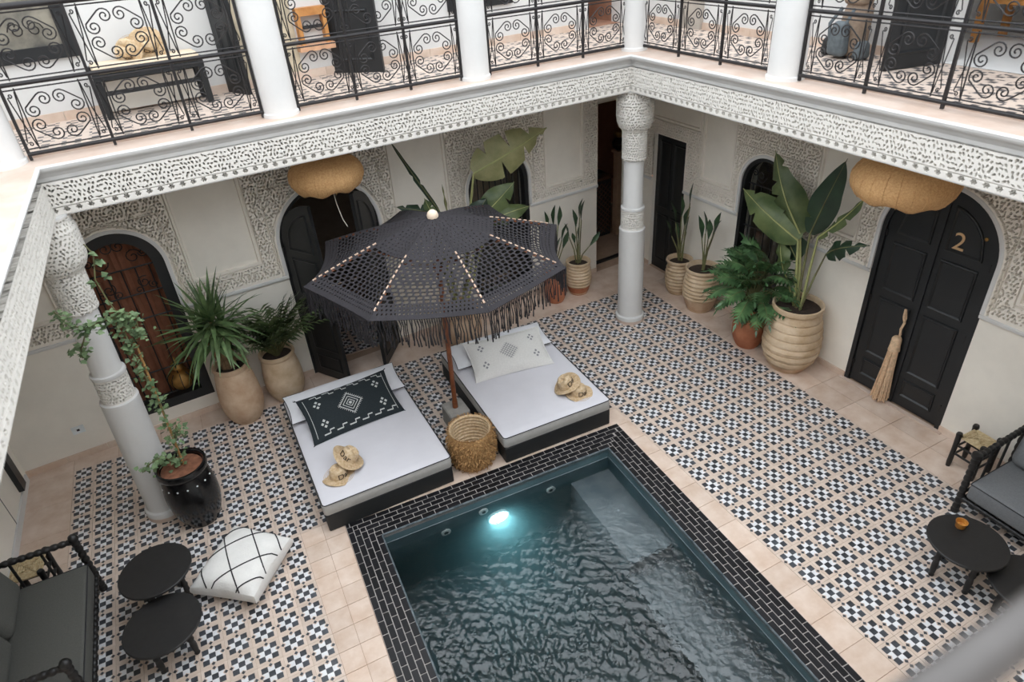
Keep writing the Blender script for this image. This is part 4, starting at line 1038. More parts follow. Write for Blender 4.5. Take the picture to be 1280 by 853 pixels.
# ------------------------------------------------------------------ pouf
pf = thing('floor_pouf', 'square white wool pouf with black diamond lines', 'pouf', (-4.22, -.33, 0), R(0)); wool = mat('white_wool', (232, 230, 226), .95, .04, 10, .4, 60)
PC = [Vector((-.44, -.06)), Vector((.03, -.44)), Vector((.43, .045)), Vector((-.0, .47))]
def pf_pt(s, t, side):
    p = PC[0].lerp(PC[1], (s + 1)/2).lerp(PC[3].lerp(PC[2], (s + 1)/2), (t + 1)/2); c = Vector((0, 0)); k = 1 - .06*((1 - abs(s)) + (1 - abs(t)))*max(abs(s), abs(t))**4; p = p*k
    h = .14 + .10*side*(max(0, 1 - abs(s)**3)**.5)*(max(0, 1 - abs(t)**3)**.5) + side*.055*(1 - .2*max(abs(s*t), 0)); return Vector((p.x, p.y, max(.0, h) if side < 0 else h + .0))
mb = MB(); n = 22
for side in (1, -1): mb.grid([[pf_pt(-1 + 2*i/n, -1 + 2*j/n, side) for i in range(n + 1)] for j in range(n + 1)], flip=(side < 0))
ring1 = [(-1 + 2*i/n, -1) for i in range(n)] + [(1, -1 + 2*i/n) for i in range(n)] + [(1 - 2*i/n, 1) for i in range(n)] + [(-1, 1 - 2*i/n) for i in range(n)]
mid = []
for s, t in ring1:
    a, b = pf_pt(s, t, 1), pf_pt(s, t, -1); m_ = (a + b)/2; m_.x *= 1.045; m_.y *= 1.045; mid.append(m_)
mb.grid([[pf_pt(s, t, -1) for s, t in ring1], mid, [pf_pt(s, t, 1) for s, t in ring1]], wrap=True)
mb.build('cover', wool, pf, 75)
blk = mat('black_wool_line', (44, 42, 44), .95)
def pline(pts):
    P = []
    for (s, t) in pts: P.append(pf_pt(s, t, 1) + Vector((0, 0, .002)))
    b = MB(); b.tube(P, .006, 5); b.build('woven_line', blk, pf)
def seg(a, b, n=10): return [(a[0] + (b[0] - a[0])*i/n, a[1] + (b[1] - a[1])*i/n) for i in range(n + 1)]
for a, b in (((-1, -.35), (.35, 1)), ((-.35, -1), (1, .35)), ((-1, .45), (-.45, 1)), ((.45, -1), (1, -.45)), ((-1, .55), (.55, -1)), ((-.35, 1), (1, -.3)), ((.5, 1), (1, .55)), ((-1, -.5), (-.5, -1))): pline(seg(a, b, 14))
# ------------------------------------------------------------------ bobbin-turned sofas
def bobbin(mb, a, b, r, n):
    a, b = Vector(a), Vector(b); k = n*6; pts = [a.lerp(b, i/k) for i in range(k + 1)]; mb.tube(pts, [r*(.72 + .28*abs(math.sin(math.pi*i/6))) for i in range(k + 1)], 10)
def plain_bar(mb, a, b, r): mb.tube([a, b], r, 8)
sofw = mat('black_turned_wood', (26, 25, 25), .45, .15, 20); greyf = mat('grey_sofa_linen', (84, 84, 80), .9, .1, 80, .25, 250); greyf2 = mat('grey_armchair_linen', (112, 114, 116), .9, .1, 80, .25, 250)
def rcushion(parent, nm, lo, hi, m, b=.03):
    sx, sy, sz = (hi[i] - lo[i] for i in range(3)); vs, fs = rbox(sx, sy, sz, b, 3); mb = MB(); c = Vector(((lo[0] + hi[0])/2, (lo[1] + hi[1])/2, lo[2])); mb.add([v + c for v in vs], fs); o = mb.build(nm, m, parent, 60)
    z = hi[2] - .012; P = [(lo[0] + .012, lo[1] + .012, z), (hi[0] - .012, lo[1] + .012, z), (hi[0] - .012, hi[1] - .012, z), (lo[0] + .012, hi[1] - .012, z), (lo[0] + .012, lo[1] + .012, z)]
    P = [Vector(p) for p in P]; pts = []
    for p, q in zip(P, P[1:]): pts += [p.lerp(q, t) for t in (.0, .04, .5, .96)]
    P2 = MB(); c2 = (Vector(lo) + Vector(hi))/2; P2.tube([Vector((c2.x + (p.x - c2.x)*(1.0 + .018/sx), c2.y + (p.y - c2.y)*(1 + .018/sy), p.z)) for p in pts + [pts[0]]], .005, 5); P2.build('piping', pipem, o); return o
def sofa(name, label, loc, rz, W, Dp, m, n_back, h_arm=.66, cat='sofa', backs=()):
    "local: seat front faces +x, length along y from -W to 0"
    t = thing(name, label, cat, loc, rz)
    for y in (0, -W):
        mb = MB(); bobbin(mb, (0, y, .04), (0, y, h_arm - .02), .033, 9); mb.lathe([(.0, 0), (.03, 0), (.036, .03), (.028, .055)], 10, (0, y)); mb.lathe([(.03, h_arm - .03), (.042, h_arm), (.03, h_arm + .035), (0, h_arm + .045)], 10, (0, y)); mb.build('leg', sofw, t, 60)
        mb = MB(); bobbin(mb, (-Dp, y, .0), (-Dp, y, h_arm + .14), .03, 10); mb.build('leg', sofw, t, 60)
        mb = MB(); bobbin(mb, (0, y, h_arm - .02), (-Dp, y, h_arm - .0), .03, 12); mb.build('arm_rail', sofw, t, 60)
        for zz in (.16, .24):
            mb = MB(); plain_bar(mb, (0, y, zz), (-Dp, y, zz), .014); mb.build('side_rail', sofw, t)
        for q in (.36, .68):
            mb = MB(); plain_bar(mb, (-Dp*q, y, .24), (-Dp*q, y, h_arm - .02), .012); mb.build('spindle', sofw, t)
    mb = MB(); bobbin(mb, (0, 0, .18), (0, -W, .18), .026, int(W*16)); mb.build('front_rail', sofw, t, 60)
    mb = MB(); bobbin(mb, (-Dp, 0, h_arm + .1), (-Dp, -W, h_arm + .1), .028, int(W*16)); mb.build('back_rail', sofw, t, 60)
    mb = MB(); mb.box((-Dp + .02, -W + .03, .195), (-.015, -.03, .225)); mb.build('seat_deck', sofw, t)
    rcushion(t, 'seat_cushion', (-Dp + .04, -W + .045, .225), (.015, -.045, .40), m, .03)
    for k, (ya, yb_) in enumerate(backs):
        c = thing_part(t, ya, yb_, Dp, m)
    return t
def thing_part(t, ya, yb_, Dp, m):
    vs, fs = rbox(.20, abs(yb_ - ya), .46, .08, 4); mb = MB(); M = Matrix.Translation((-Dp + .17, (ya + yb_)/2, .40)) @ Matrix.Rotation(R(-14), 4, 'Y'); mb.add([M @ v for v in vs], fs); return mb.build('back_cushion', m, t, 60)
sofa('bench_sofa', 'long black bobbin-turned sofa with charcoal grey cushions', (-5.39, .17, 0), 0.0, 1.27, .70, greyf, 2, .66, 'sofa', ((-.06, -.62), (-.65, -1.21)))
sofa('armchair', 'black bobbin-turned armchair with mid grey cushions by the round tables', (1.64, -2.95, 0), R(180), -1.05, .72, greyf2, 1, .66, 'armchair') if False else None
ac = thing('armchair', 'black bobbin-turned armchair with mid grey cushions by the cup table', 'armchair', (1.63, -2.945, 0), R(180))
def armchair(t, W, Dp, m, h_arm=.665):
    "local after 180 turn: front faces +x, length along +y"
    for y in (0, W):
        mb = MB(); bobbin(mb, (0, y, .04), (0, y, h_arm - .02), .033, 9); mb.lathe([(.0, 0), (.03, 0), (.036, .03), (.028, .055)], 10, (0, y)); mb.lathe([(.03, h_arm - .03), (.046, h_arm), (.04, h_arm + .03), (0, h_arm + .04)], 10, (0, y)); mb.build('leg', sofw, t, 60)
        mb = MB(); bobbin(mb, (-Dp, y, .0), (-Dp, y, h_arm + .14), .03, 10); mb.build('leg', sofw, t, 60)
        mb = MB(); bobbin(mb, (0, y, h_arm - .02), (-Dp, y, h_arm + .02), .03, 12); mb.build('arm_rail', sofw, t, 60)
        for zz in (.14, .22):
            mb = MB(); plain_bar(mb, (0, y, zz), (-Dp, y, zz), .014); mb.build('side_rail', sofw, t)
        for q in (.36, .68):
            mb = MB(); plain_bar(mb, (-Dp*q, y, .24), (-Dp*q, y, h_arm - .02), .012); mb.build('spindle', sofw, t)
    mb = MB(); bobbin(mb, (0, 0, .18), (0, W, .18), .026, int(W*16)); mb.build('front_rail', sofw, t, 60)
    mb = MB(); bobbin(mb, (-Dp, 0, h_arm + .1), (-Dp, W, h_arm + .1), .028, int(W*16)); mb.build('back_rail', sofw, t, 60)
    mb = MB(); mb.box((-Dp + .02, .03, .195), (-.015, W - .03, .225)); mb.build('seat_deck', sofw, t)
    rcushion(t, 'seat_cushion', (-Dp + .04, .045, .225), (.03, W - .045, .405), m, .03); thing_part(t, .05, W - .05, Dp, m)
armchair(ac, .95, .70, greyf2)
# ------------------------------------------------------------------ woven stools
rush = mat('woven_rush', (206, 188, 152), .85, .25, 40, .5, 90, col2=(172, 148, 108))
def stool(label, loc, rz, s, h):
    t = thing('woven_stool', label, 'stool', loc, rz, 'woven rush stools')
    for sx in (-1, 1):
        for sy in (-1, 1):
            mb = MB(); mb.lathe([(0, 0), (.02, 0), (.024, .05), (.022, h*.5), (.026, h - .02), (.03, h + .012), (.024, h + .032), (0, h + .036)], 10, (sx*s/2, sy*s/2)); mb.build('leg', sofw, t, 50)
    for zz in (.14, .24):
        for a, b in (((-1,-1),(1,-1)), ((1,-1),(1,1)), ((1,1),(-1,1)), ((-1,1),(-1,-1))):
            mb = MB(); plain_bar(mb, (a[0]*s/2, a[1]*s/2, zz + (.03 if a[0] == b[0] else 0)), (b[0]*s/2, b[1]*s/2, zz + (.03 if a[0] == b[0] else 0)), .011); mb.build('stretcher', sofw, t)
    n = 14
    for k in range(4):
        mb = MB(); M = Matrix.Rotation(R(90*k), 4, 'Z')
        for i in range(n//2):
            a = (i + .5)/(n/2); y = -s/2 + s/2*a; L = s/2*(1 - a) + .006; mb.tube([M @ Vector((-L, y, h - .014 - .006*a)), M @ Vector((L, y, h - .014 - .006*a))], s/n*.56, 6)
        mb.build('woven_quarter', rush, t, 60)
    return t
stool('woven rush stool behind the grey armchair', (2.235, -2.67, 0), R(-2), .235, .38)
stool('woven rush stool behind the charcoal sofa arm', (-5.86, .37, 0), R(-3), .26, .38)
# ------------------------------------------------------------------ near handrail
def noop(): pass
# ------------------------------------------------------------------ potted plants
soil = mat('dark_soil', (52, 40, 32), .95, .3, 30, .6, 60)
terra = mat('sand_terracotta', (214, 188, 160), .75, .2, 5, .25, 40, col2=(188, 152, 122)); terrag = mat('pale_clay_ribbed', (218, 196, 168), .75, .2, 6, .2, 40, col2=(190, 162, 128)); terrar = mat('red_terracotta', (190, 126, 92), .7, .25, 5, .2, 40, col2=(158, 92, 62)); glaze = mat('black_glaze', (20, 20, 21), .18, .2, 12, .15, 30)
lf_dark = mat('leaf_dark_green', (58, 84, 54), .45, .25, 9, col2=(34, 56, 36), rnd=.25); lf_yuc = mat('leaf_yucca', (116, 138, 90), .5, .25, 6, col2=(66, 92, 56), rnd=.3); lf_palm = mat('leaf_palm', (108, 126, 80), .5, .25, 9, col2=(70, 92, 56), rnd=.25)
lf_ban = mat('leaf_banana', (96, 108, 66), .5, .3, 4, .1, 20, col2=(58, 76, 44), rnd=.2); lf_band = mat('leaf_banana_dark', (44, 66, 46), .4, .25, 4, col2=(28, 46, 32)); lf_pale = mat('leaf_banana_pale', (150, 146, 104), .55, .25, 5, col2=(116, 118, 74)); stemm = mat('stem_green', (122, 126, 82), .6, .25, 8, col2=(92, 84, 60)); midr = mat('midrib_pale', (160, 162, 108), .6)
lf_phi = mat('leaf_philodendron', (98, 132, 84), .42, .25, 7, col2=(52, 84, 54), rnd=.3); lf_vine = mat('leaf_vine', (128, 150, 108), .6, .25, 9, col2=(78, 102, 66), rnd=.25); bark = mat('palm_bark', (138, 112, 84), .9, .3, 20, .5, 50); cane = mat('bamboo_cane', (170, 128, 80), .6, .2, 12)
def pot_prof(h, rb, rm, rn, rr, zm=.38, collar=.06):
    "smooth jar profile: base, belly, neck, rim"
    P = []
    for i in range(19):
        t = i/18; z = t*(h - collar)
        if t < zm: r = rb + (rm - rb)*math.sin(t/zm*math.pi/2)**.85
        else: r = rn + (rm - rn)*math.cos((t - zm)/(1 - zm)*math.pi/2)**.9
        P.append((r, z))
    return P
def pot(t, h, rb, rm, rn, rr, m, ribs=0, m2=None, ribz=0.0, zm=.4, lugs=0, collar=.06):
    P = pot_prof(h, rb, rm, rn, rr, zm, collar); zz = [p[1] for p in P]; rr_ = [p[0] for p in P]
    if ribs:
        Q = []; z1 = h - collar; z0 = ribz*h
        if z0 > 0: Q += [(np.interp(z0*k/6, zz, rr_), z0*k/6) for k in range(6)]
        for i in range(ribs):
            for q, o_ in ((.0, -.012), (.1, .004), (.5, .013), (.9, .004)):
                z = z0 + (z1 - z0)*(i + q)/ribs; Q.append((float(np.interp(z, zz, rr_)) + o_, z))
        Q.append((rn, z1)); P = Q
    mb = MB(); mb.lathe([(0, 0)] + P, 36); body = mb.build('pot', m, t, 50 if not ribs else 28)
    if m2 is not None:
        mb = MB(); z0 = max(.05, ribz*h); mb.lathe([(0, -.0), (rb + .004, 0), (rb + .008, .025), (rb + .002, .03)] + [(float(np.interp(z0*k/6, zz, rr_)) + .003, max(.032, z0*k/6)) for k in range(1, 7)], 36); mb.build('pot_foot', m2, t, 50)
    z1 = h - collar; mb = MB(); mb.lathe([(rn - .004, z1 - .01), (rn + .004, z1 + .004), (rr - .004, z1 + .012), (rr + .004, z1 + collar*.55), (rr, h), (rr - .018, h + .003), (rr - .03, h - .012), (rr - .034, z1 - .02)], 36); mb.build('rim', m, t, 50)
    mb = MB(); mb.lathe([(rr - .03, h - .06), (rr*.5, h - .05), (0, h - .045)], 24); mb.build('soil', soil, t, 60)
    for k in range(lugs):
        a = R(-35 + 180*k); c = Vector(((rn + .012)*math.cos(a), (rn + .012)*math.sin(a), z1 - .035)); mb = MB(); mb.tube([c + Vector((-.02*math.sin(a), .02*math.cos(a), 0)), c + Vector((.02*math.cos(a), .02*math.sin(a), .0)), c - Vector((-.02*math.sin(a), .02*math.cos(a), 0))], .01, 6); mb.build('lug', m, t)
    return body
def blade_mesh(nm, L, W, droop, m, n=8, fold=.3, base=.3, peak=.35):
    "leaf along +x, curving down by droop"
    rows = []
    for i in range(n + 1):
        t = i/n; a = droop*t; x = L*(t - .25*droop*droop*t**3/3) if droop else L*t; z = -L*.5*droop*t*t
        w = W/2*((base + (1 - base)*min(1, t/peak)) if t < peak else max(0.0, 1 - ((t - peak)/(1 - peak))**1.6)); rows.append([(x, -w, z + w*fold), (x, 0, z), (x, w, z + w*fold)])
    mb = MB(); mb.grid(rows); return mb.mesh(nm, m, 80)
def aim(p, az, el, roll=0.0, s=1.0): return Matrix.Translation(p) @ Matrix.Rotation(az, 4, 'Z') @ Matrix.Rotation(-el, 4, 'Y') @ Matrix.Rotation(roll, 4, 'X') @ Matrix.Scale(s, 4)
# yucca
yu = thing('potted_yucca', 'spiky yucca in a tall sandy jar with a rounded foot', 'plant', (-3.85, 2.05, 0))
pot(yu, .76, .155, .238, .185, .195, terra, lugs=2, zm=.36)
for (x, y, z1) in ((-.03, .0, 1.33), (-.13, .03, 1.18), (.08, .04, 1.22)):
    mb = MB(); mb.tube([(x*.4, y*.4, .7), (x*.7, y*.7, .9), (x, y, z1)], [.04, .034, .028], 8); mb.build('trunk', bark, yu, 60)
ym = [blade_mesh('yucca_leaf', .58, .054, d, lf_yuc, 7, .35, .55, .3) for d in (.15, .45, .8)]
g = random.Random(21)
for (x, y, z1, n) in ((-.03, 0, 1.36, 58), (-.14, .03, 1.22, 30), (.08, .04, 1.26, 24)):
    for k in range(n):
        q = k/n; el = R(86 - 104*q**.9) + g.uniform(-.12, .12); az = k*2.39996 + g.uniform(-.2, .2); p = Vector((x + .02*math.cos(az), y + .02*math.sin(az), z1 - .13*q + g.uniform(-.02, .02)))
        if y + .56*math.sin(az)*math.cos(el) > .2: az = -az
        obj('leaf', ym[0 if el > .9 else 1 if el > .1 else 2], yu, aim(p, az, el, g.uniform(-.3, .3), g.uniform(.78, 1.1)))
# areca palm
pa = thing('potted_palm', 'feathery areca palm in a rounded sandy jar', 'plant', (-3.33, 2.215, 0))
pot(pa, .65, .15, .232, .19, .205, terrag, zm=.42)
def frond_mesh(L, droop, seed):
    g = random.Random(seed); mb = MB(); pts = []
    for i in range(13):
        t = i/12; pts.append(Vector((L*(t - .12*droop*t**3), 0, -L*.42*droop*t**2.2)))
    mb.tube(pts, [.007*(1 - .75*i/12) for i in range(13)], 5, 1)
    for i in range(4, 13):
        for s in (-1, 1):
            for q in (0, .5):
                f = min(12, i + q); a = pts[min(12, int(f))]; l = L*.36*(1 - .45*abs(f/12 - .6)/.6)*g.uniform(.85, 1.1); d = Vector((.75, s*.8, .12 - .35*droop)).normalized(); b = a + d*l*.55; c = a + d*l + Vector((0, 0, -l*.28)); w = Vector((-.5*s, 1, 0)).normalized()*.0115
                mb.add([a - w*.4, a + w*.4, b + w, b - w, c], [(0, 1, 2, 3), (3, 2, 4)], 0)
    return mb.mesh('frond', [lf_palm, stemm], 60)
fm = [frond_mesh(.74, d, k) for k, d in enumerate((.3, .55, .85))]
for k in range(40):
    az = k*2.39996; el = R(86 - 34*(k/40)) + g.uniform(-.1, .1); p = (.03*math.cos(az), .03*math.sin(az), .6)
    if math.sin(az) > -.15: az = -az if math.sin(az) > .15 else az - .5*math.copysign(1, math.cos(az)); el = min(el, R(80))
    obj('frond', fm[k % 3], pa, aim(p, az, el, g.uniform(-.4, .4), g.uniform(.85, 1.12)))
# climbing vine in the black glazed pot
vi = thing('potted_vine', 'pale climbing vine in a glossy black jar tied to a cane', 'plant', (-4.50, .64, 0))
pot(vi, .70, .16, .238, .205, .225, glaze, zm=.55, collar=.085)
mb = MB(); mb.lathe([(.185, .655), (.1, .66), (0, .665)], 20); mb.build('soil_top', mat('reddish_soil', (128, 84, 62), .9, .3, 20, .5, 40), vi, 60)
for a in np.linspace(0, 2*math.pi, 16, endpoint=False):
    mb = MB(); mb.lathe([(0, 0), (.009, .002), (.006, .008), (0, .01)], 8); mb.build('bead', fitm, vi, 40, Matrix.Translation((.222*math.cos(a), .222*math.sin(a), .54)) @ Matrix.Rotation(a, 4, 'Z') @ Matrix.Rotation(R(90), 4, 'Y')) if math.sin(a) < .5 else None
mb = MB(); mb.tube([(.02, .02, .62), (.04, .03, 1.2), (.06, .05, 1.98)], .011, 6); mb.build('cane', cane, vi, 60)
V0 = Vector((-4.50, .64, 0)); main = [Vector((.0, .03, .62)), Vector((.03, .03, .95)), Vector((.05, .02, 1.3)), Vector((.03, .03, 1.62)), Vector((.02, .03, 1.92)), Vector((.02, .04, 2.15)), Vector((.03, .05, 2.27))]
br = [[main[6], Vector((-.08, .0, 2.30)), Vector((-.2, -.06, 2.28)), Vector((-.31, -.05, 2.36)), Vector((-.37, .02, 2.46))], [main[6], Vector((.08, .02, 2.3)), Vector((.15, .0, 2.24)), Vector((.1, .02, 2.05))], [Vector((-.2, -.06, 2.28)), Vector((-.3, -.04, 2.12)), Vector((-.33, .0, 2.02))], [main[6], Vector((.0, .04, 2.45)), Vector((-.02, .06, 2.62)), Vector((.04, .06, 2.82)), Vector((.0, .1, 2.9))], [main[0], Vector((-.1, -.02, .86)), Vector((-.22, -.05, .84)), Vector((-.28, -.05, .78))], [main[1], Vector((.1, .0, 1.12)), Vector((.12, -.02, 1.0))]]
for P in [main] + br:
    mb = MB(); mb.tube(P, .006, 5); mb.build('stem', stemm, vi, 60)
mb = MB(); g = random.Random(31)
def vine_leaf(mb, p, s):
    d = Vector((g.uniform(-1, 1), g.uniform(-1, .6), g.uniform(-.8, .3))).normalized(); n = Vector((g.uniform(-.5, .5), g.uniform(-.8, .2), 1)).normalized(); w = d.cross(n).normalized()
    q = [p, p + d*s*.3 + w*s*.5, p + d*s*.65 + w*s*.3, p + d*s*1.1, p + d*s*.65 - w*s*.3, p + d*s*.3 - w*s*.5]; mb.add(q, [(0, 1, 2, 3), (0, 3, 4, 5)])
def along(P, t):
    f = t*(len(P) - 1); i = min(len(P) - 2, int(f)); return P[i].lerp(P[i + 1], f - i)
for P, n in [(main, 260)] + list(zip(br, (130, 90, 50, 10, 60, 24))):
    for k in range(n):
        t = g.random(); p = along(P, t) + Vector((g.gauss(0, .034), g.gauss(0, .026), g.gauss(0, .03)))
        if P is br[3] and t > .3: continue
        vine_leaf(mb, p, g.uniform(.028, .054))
for p in (Vector((.02, .06, 2.84)), Vector((.05, .06, 2.76)), Vector((-.03, .05, 2.6)), Vector((.06, .06, 2.62))):
    for k in range(4): vine_leaf(mb, p, .058)
o = mb.build('foliage', lf_vine, vi, 60); o['kind'] = 'stuff'
# big torn banana / bird-of-paradise leaves
def big_leaf(parent, P0, P1, P2, W, facing, m, notches=(), arch=.06, fold=.25, seed=0, stem_r=.016, roll=1.0, nm='leaf'):
    "petiole P0->P1, blade P1->P2 of full width W, blade faces the vector facing"
    P0, P1, P2 = Vector(P0), Vector(P1), Vector(P2); g = random.Random(seed); facing = Vector(facing).normalized()
    d = (P2 - P1); L = d.length; d.normalize(); side = d.cross(facing).normalized(); up = side.cross(d).normalized()
    n = 26; rows = []; rib = []
    for i in range(n + 1):
        t = i/n; c = P1.lerp(P2, t) + up*(arch*L*math.sin(math.pi*t)); w = W/2*(math.sin(math.pi*min(1, (t + .03)*1.0)**.75)**.8 if t < 1 else .0); w = max(w, .004)
        wl = wr = w
        for (tn, sd, dep) in notches:
            if abs(t - tn) < .022:
                if sd <= 0: wl = w*(1 - dep)
                if sd >= 0: wr = w*(1 - dep)
        f1, f2 = fold*(1 + .4*math.sin(9*t + seed)), fold*(1 + .4*math.sin(8*t + seed*2)); wav = .012*math.sin(17*t + seed)
        rows.append([c - side*wl*roll + up*(-f1*wl + wav), c - side*wl*.5*roll + up*(-f1*wl*.3), c, c + side*wr*.5*roll + up*(-f2*wr*.3), c + side*wr*roll + up*(-f2*wr - wav)]); rib.append(c + up*.003)
    mb = MB(); mb.grid(rows); lo = mb.build(nm, m, parent, 80)
    mb = MB(); mid_ = P0.lerp(P1, .55) + Vector((0, 0, .05)); mb.tube([P0, mid_, P1], [stem_r, stem_r*.85, stem_r*.6], 6); mb.tube(rib, [stem_r*.55*(1 - .8*i/n) for i in range(n + 1)], 5); mb.build('midrib', midr if m is not lf_band else stemm, lo, 60)
    return lo
# the one behind the umbrella
B0 = Vector((-1.02, 2.10, 0)); bb = thing('potted_banana', 'tall banana plant with torn leaves rising behind the umbrella', 'plant', B0)
pot(bb, .58, .18, .27, .22, .24, terra, zm=.5)
def T(p): return Vector(p) - B0
fc = Vector((-.3, -1, .35))
big_leaf(bb, (.05, 0, .55), T((-.64, 2.1, 2.26)), T((.36, 2.08, 2.62)), .50, (-.1, -1, .15), lf_pale, ((.22, -1, .5), (.36, 1, .8), (.5, -1, .8), (.66, 1, .85), (.78, -1, .6), (.9, 1, .7), (.84, 1, .6)), .05, .35, 1, .022)
big_leaf(bb, (.05, -.02, .55), T((-.58, 2.08, 1.72)), T((-.13, 2.06, 2.06)), .34, (-.2, -1, .3), lf_ban, ((.6, 1, .6),), .06, .3, 2)
big_leaf(bb, (.0, .03, .55), T((-1.12, 2.1, 1.9)), T((-1.60, 2.1, 2.86)), .06, (0, -1, .2), lf_band, ((.4, 1, .7), (.5, -1, .5)), -.02, .3, 3)
big_leaf(bb, (-.03, 0, .55), T((-1.10, 2.08, 1.85)), T((-1.66, 2.06, 2.10)), .17, (.1, -1, .5), lf_band, ((.5, 1, .7), (.72, -1, .8), (.8, 1, .8)), .06, .4, 4)
big_leaf(bb, (-.03, -.02, .55), T((-1.22, 2.05, 1.86)), T((-1.30, 2.06, 2.12)), .14, (.0, -1, .2), lf_ban, ((.5, 1, .9),), .02, .2, 5)
big_leaf(bb, (-.05, .0, .55), T((-1.3, 2.02, 1.75)), T((-1.75, 2.0, 1.82)), .20, (.0, -.8, .6), lf_band, ((.3, -1, .8), (.45, -1, .8), (.6, -1, .85), (.75, -1, .7)), .08, .4, 6)
big_leaf(bb, (.1, .0, .55), T((-.5, 2.05, 1.65)), T((.05, 2.02, 1.72)), .24, (-.1, -.8, .6), lf_ban, ((.4, 1, .6),), .1, .35, 7)
big_leaf(bb, (.06, -.03, .55), T((-.78, 2.0, 1.7)), T((-.55, 1.98, 1.98)), .26, (-.2, -1, .4), lf_band, (), .05, .3, 8)
big_leaf(bb, (.02, .04, .55), T((-1.0, 2.15, 1.75)), T((-1.03, 2.15, 2.2)), .03, (0, -1, 0), stemm, (), 0, .1, 9, .008)
# right banana in the big ribbed jar
C0 = Vector((2.12, -.51, 0)); bn = thing('potted_banana', 'bird of paradise with broad paddle leaves in a large ribbed jar', 'plant', C0)
pot(bn, .86, .19, .322, .245, .28, terrag, ribs=7, ribz=.12, zm=.42, m2=terra, lugs=2, collar=.07)
def T(p): return Vector(p) - C0
fx = (-1, -.5, .35)
big_leaf(bn, (-.02, .04, .8), T((2.08, -.38, 1.60)), T((2.03, .46, 1.96)), .40, (-1, -.35, .45), lf_ban, ((.35, 1, .5), (.62, -1, .5), (.8, 1, .5)), .12, .45, 11, .02)
big_leaf(bn, (.0, .0, .8), T((2.12, -.36, 1.66)), T((2.08, .12, 2.48)), .34, (-1, -.2, .3), lf_ban, ((.3, -1, .5), (.5, -1, .6), (.66, -1, .55), (.8, 1, .5)), .10, .6, 12, .02)
big_leaf(bn, (-.03, .0, .8), T((2.10, -.50, 1.72)), T((2.06, -.79, 2.62)), .31, (-1, -.35, .1), lf_band, ((.2, -1, .5),), .03, .15, 13, .018)
big_leaf(bn, (-.02, -.05, .8), T((2.08, -.62, 1.72)), T((2.08, -1.08, 2.34)), .12, (-1, .2, .4), lf_ban, ((.2, 1, .8), (.35, -1, .8), (.5, 1, .7)), -.04, .5, 14, .018)
big_leaf(bn, (-.04, -.06, .8), T((2.05, -.78, 1.60)), T((2.0, -1.27, 1.90)), .20, (-1, -.1, .6), lf_band, ((.3, 1, .8), (.45, -1, .8), (.6, 1, .85), (.75, -1, .8), (.88, 1, .7)), .16, .5, 15, .014)
big_leaf(bn, (.03, .05, .8), T((2.14, -.36, 1.35)), T((2.14, -.08, 1.72)), .34, (-1, .1, .2), lf_band, (), .06, .4, 16, .014)
big_leaf(bn, (.0, .07, .8), T((2.05, -.28, 1.2)), T((2.06, -.16, 1.55)), .2, (-1, .0, .2), lf_ban, (), .05, .4, 17, .012)
# philodendron
ph = thing('potted_philodendron', 'bushy split-leaf philodendron in a red terracotta jar', 'plant', (2.05, .09, 0))
pot(ph, .55, .13, .207, .15, .165, terrar, zm=.5, collar=.05)
def phil_mesh(L, seed):
    g = random.Random(seed); mb = MB(); n = 8
    mid_ = [Vector((L*t, 0, .1*L*math.sin(math.pi*t) - .16*L*t*t)) for t in np.linspace(0, 1, n + 1)]
    mb.tube(mid_, [.006*(1 - .7*i/n) for i in range(n + 1)], 4, 1)
    for i in range(n):
        t = i/n; w = L*.42*math.sin(math.pi*(.18 + .78*t))**.7*(1.0 if t < .7 else .8)
        for s in (-1, 1):
            a, b = mid_[i], mid_[i + 1]; d = Vector((.25 + .75*t, s*(1 - .35*t), -.12)).normalized(); c = a.lerp(b, .5); tip = c + d*w; tp = tip + Vector((0, 0, -w*.25)); m1 = c + d*w*.6 + Vector((.24*w, 0, .0)); m2 = c + d*w*.6 - Vector((.2*w, 0, .0))
            mb.add([a, m2, tp, m1, b], [(0, 1, 2, 3, 4) if s < 0 else (4, 3, 2, 1, 0)], 0)
            sp = m1 + (tip - m1)*.5 + Vector((.14*w, 0, -.05*w)); mb.add([m1, sp, tp], [(0, 1, 2)], 0)
    mb.add([mid_[-1], mid_[-1] + Vector((L*.1, -.05*L, -.03)), mid_[-1] + Vector((L*.28, 0, -.07)), mid_[-1] + Vector((L*.1, .05*L, -.03))], [(0, 1, 2, 3)], 0); return mb.mesh('leaf', [lf_phi, stemm], 60)
pm = [phil_mesh(.31, k) for k in range(3)]; g = random.Random(77)
for k in range(56):
    az = k*2.39996; q = (k + .5)/56; el = R(80 - 78*q); rr_ = .10 + .22*q; hgt = .66 + .50*(1 - q**1.3) + g.uniform(-.05, .05)
    px, py = rr_*math.cos(az), rr_*math.sin(az)*1.1 - .04
    if px > .1: px = .1
    p = Vector((px, py, hgt)); mb = MB(); mb.tube([(0, 0, .5), (px*.4, py*.4, hgt*.85), p], .006, 4); mb.build('stem', stemm, ph, 60)
    el2 = R(46 - 58*q) + g.uniform(-.25, .25); az2 = az
    if px + .36*math.cos(az2) > .2: az2 = math.pi - az2 if math.cos(az2) > .5 and abs(math.sin(az2)) < .5 else math.copysign(R(100), math.sin(az2))
    obj('leaf', pm[k % 3], ph, aim(p, az2, el2, g.uniform(-.5, .5), g.uniform(.8, 1.15)))
for k in range(3):
    obj('leaf', pm[k], ph, aim((-.1, -.05 + .06*k, .55), R(200 + 20*k), R(-35), 0, .6))
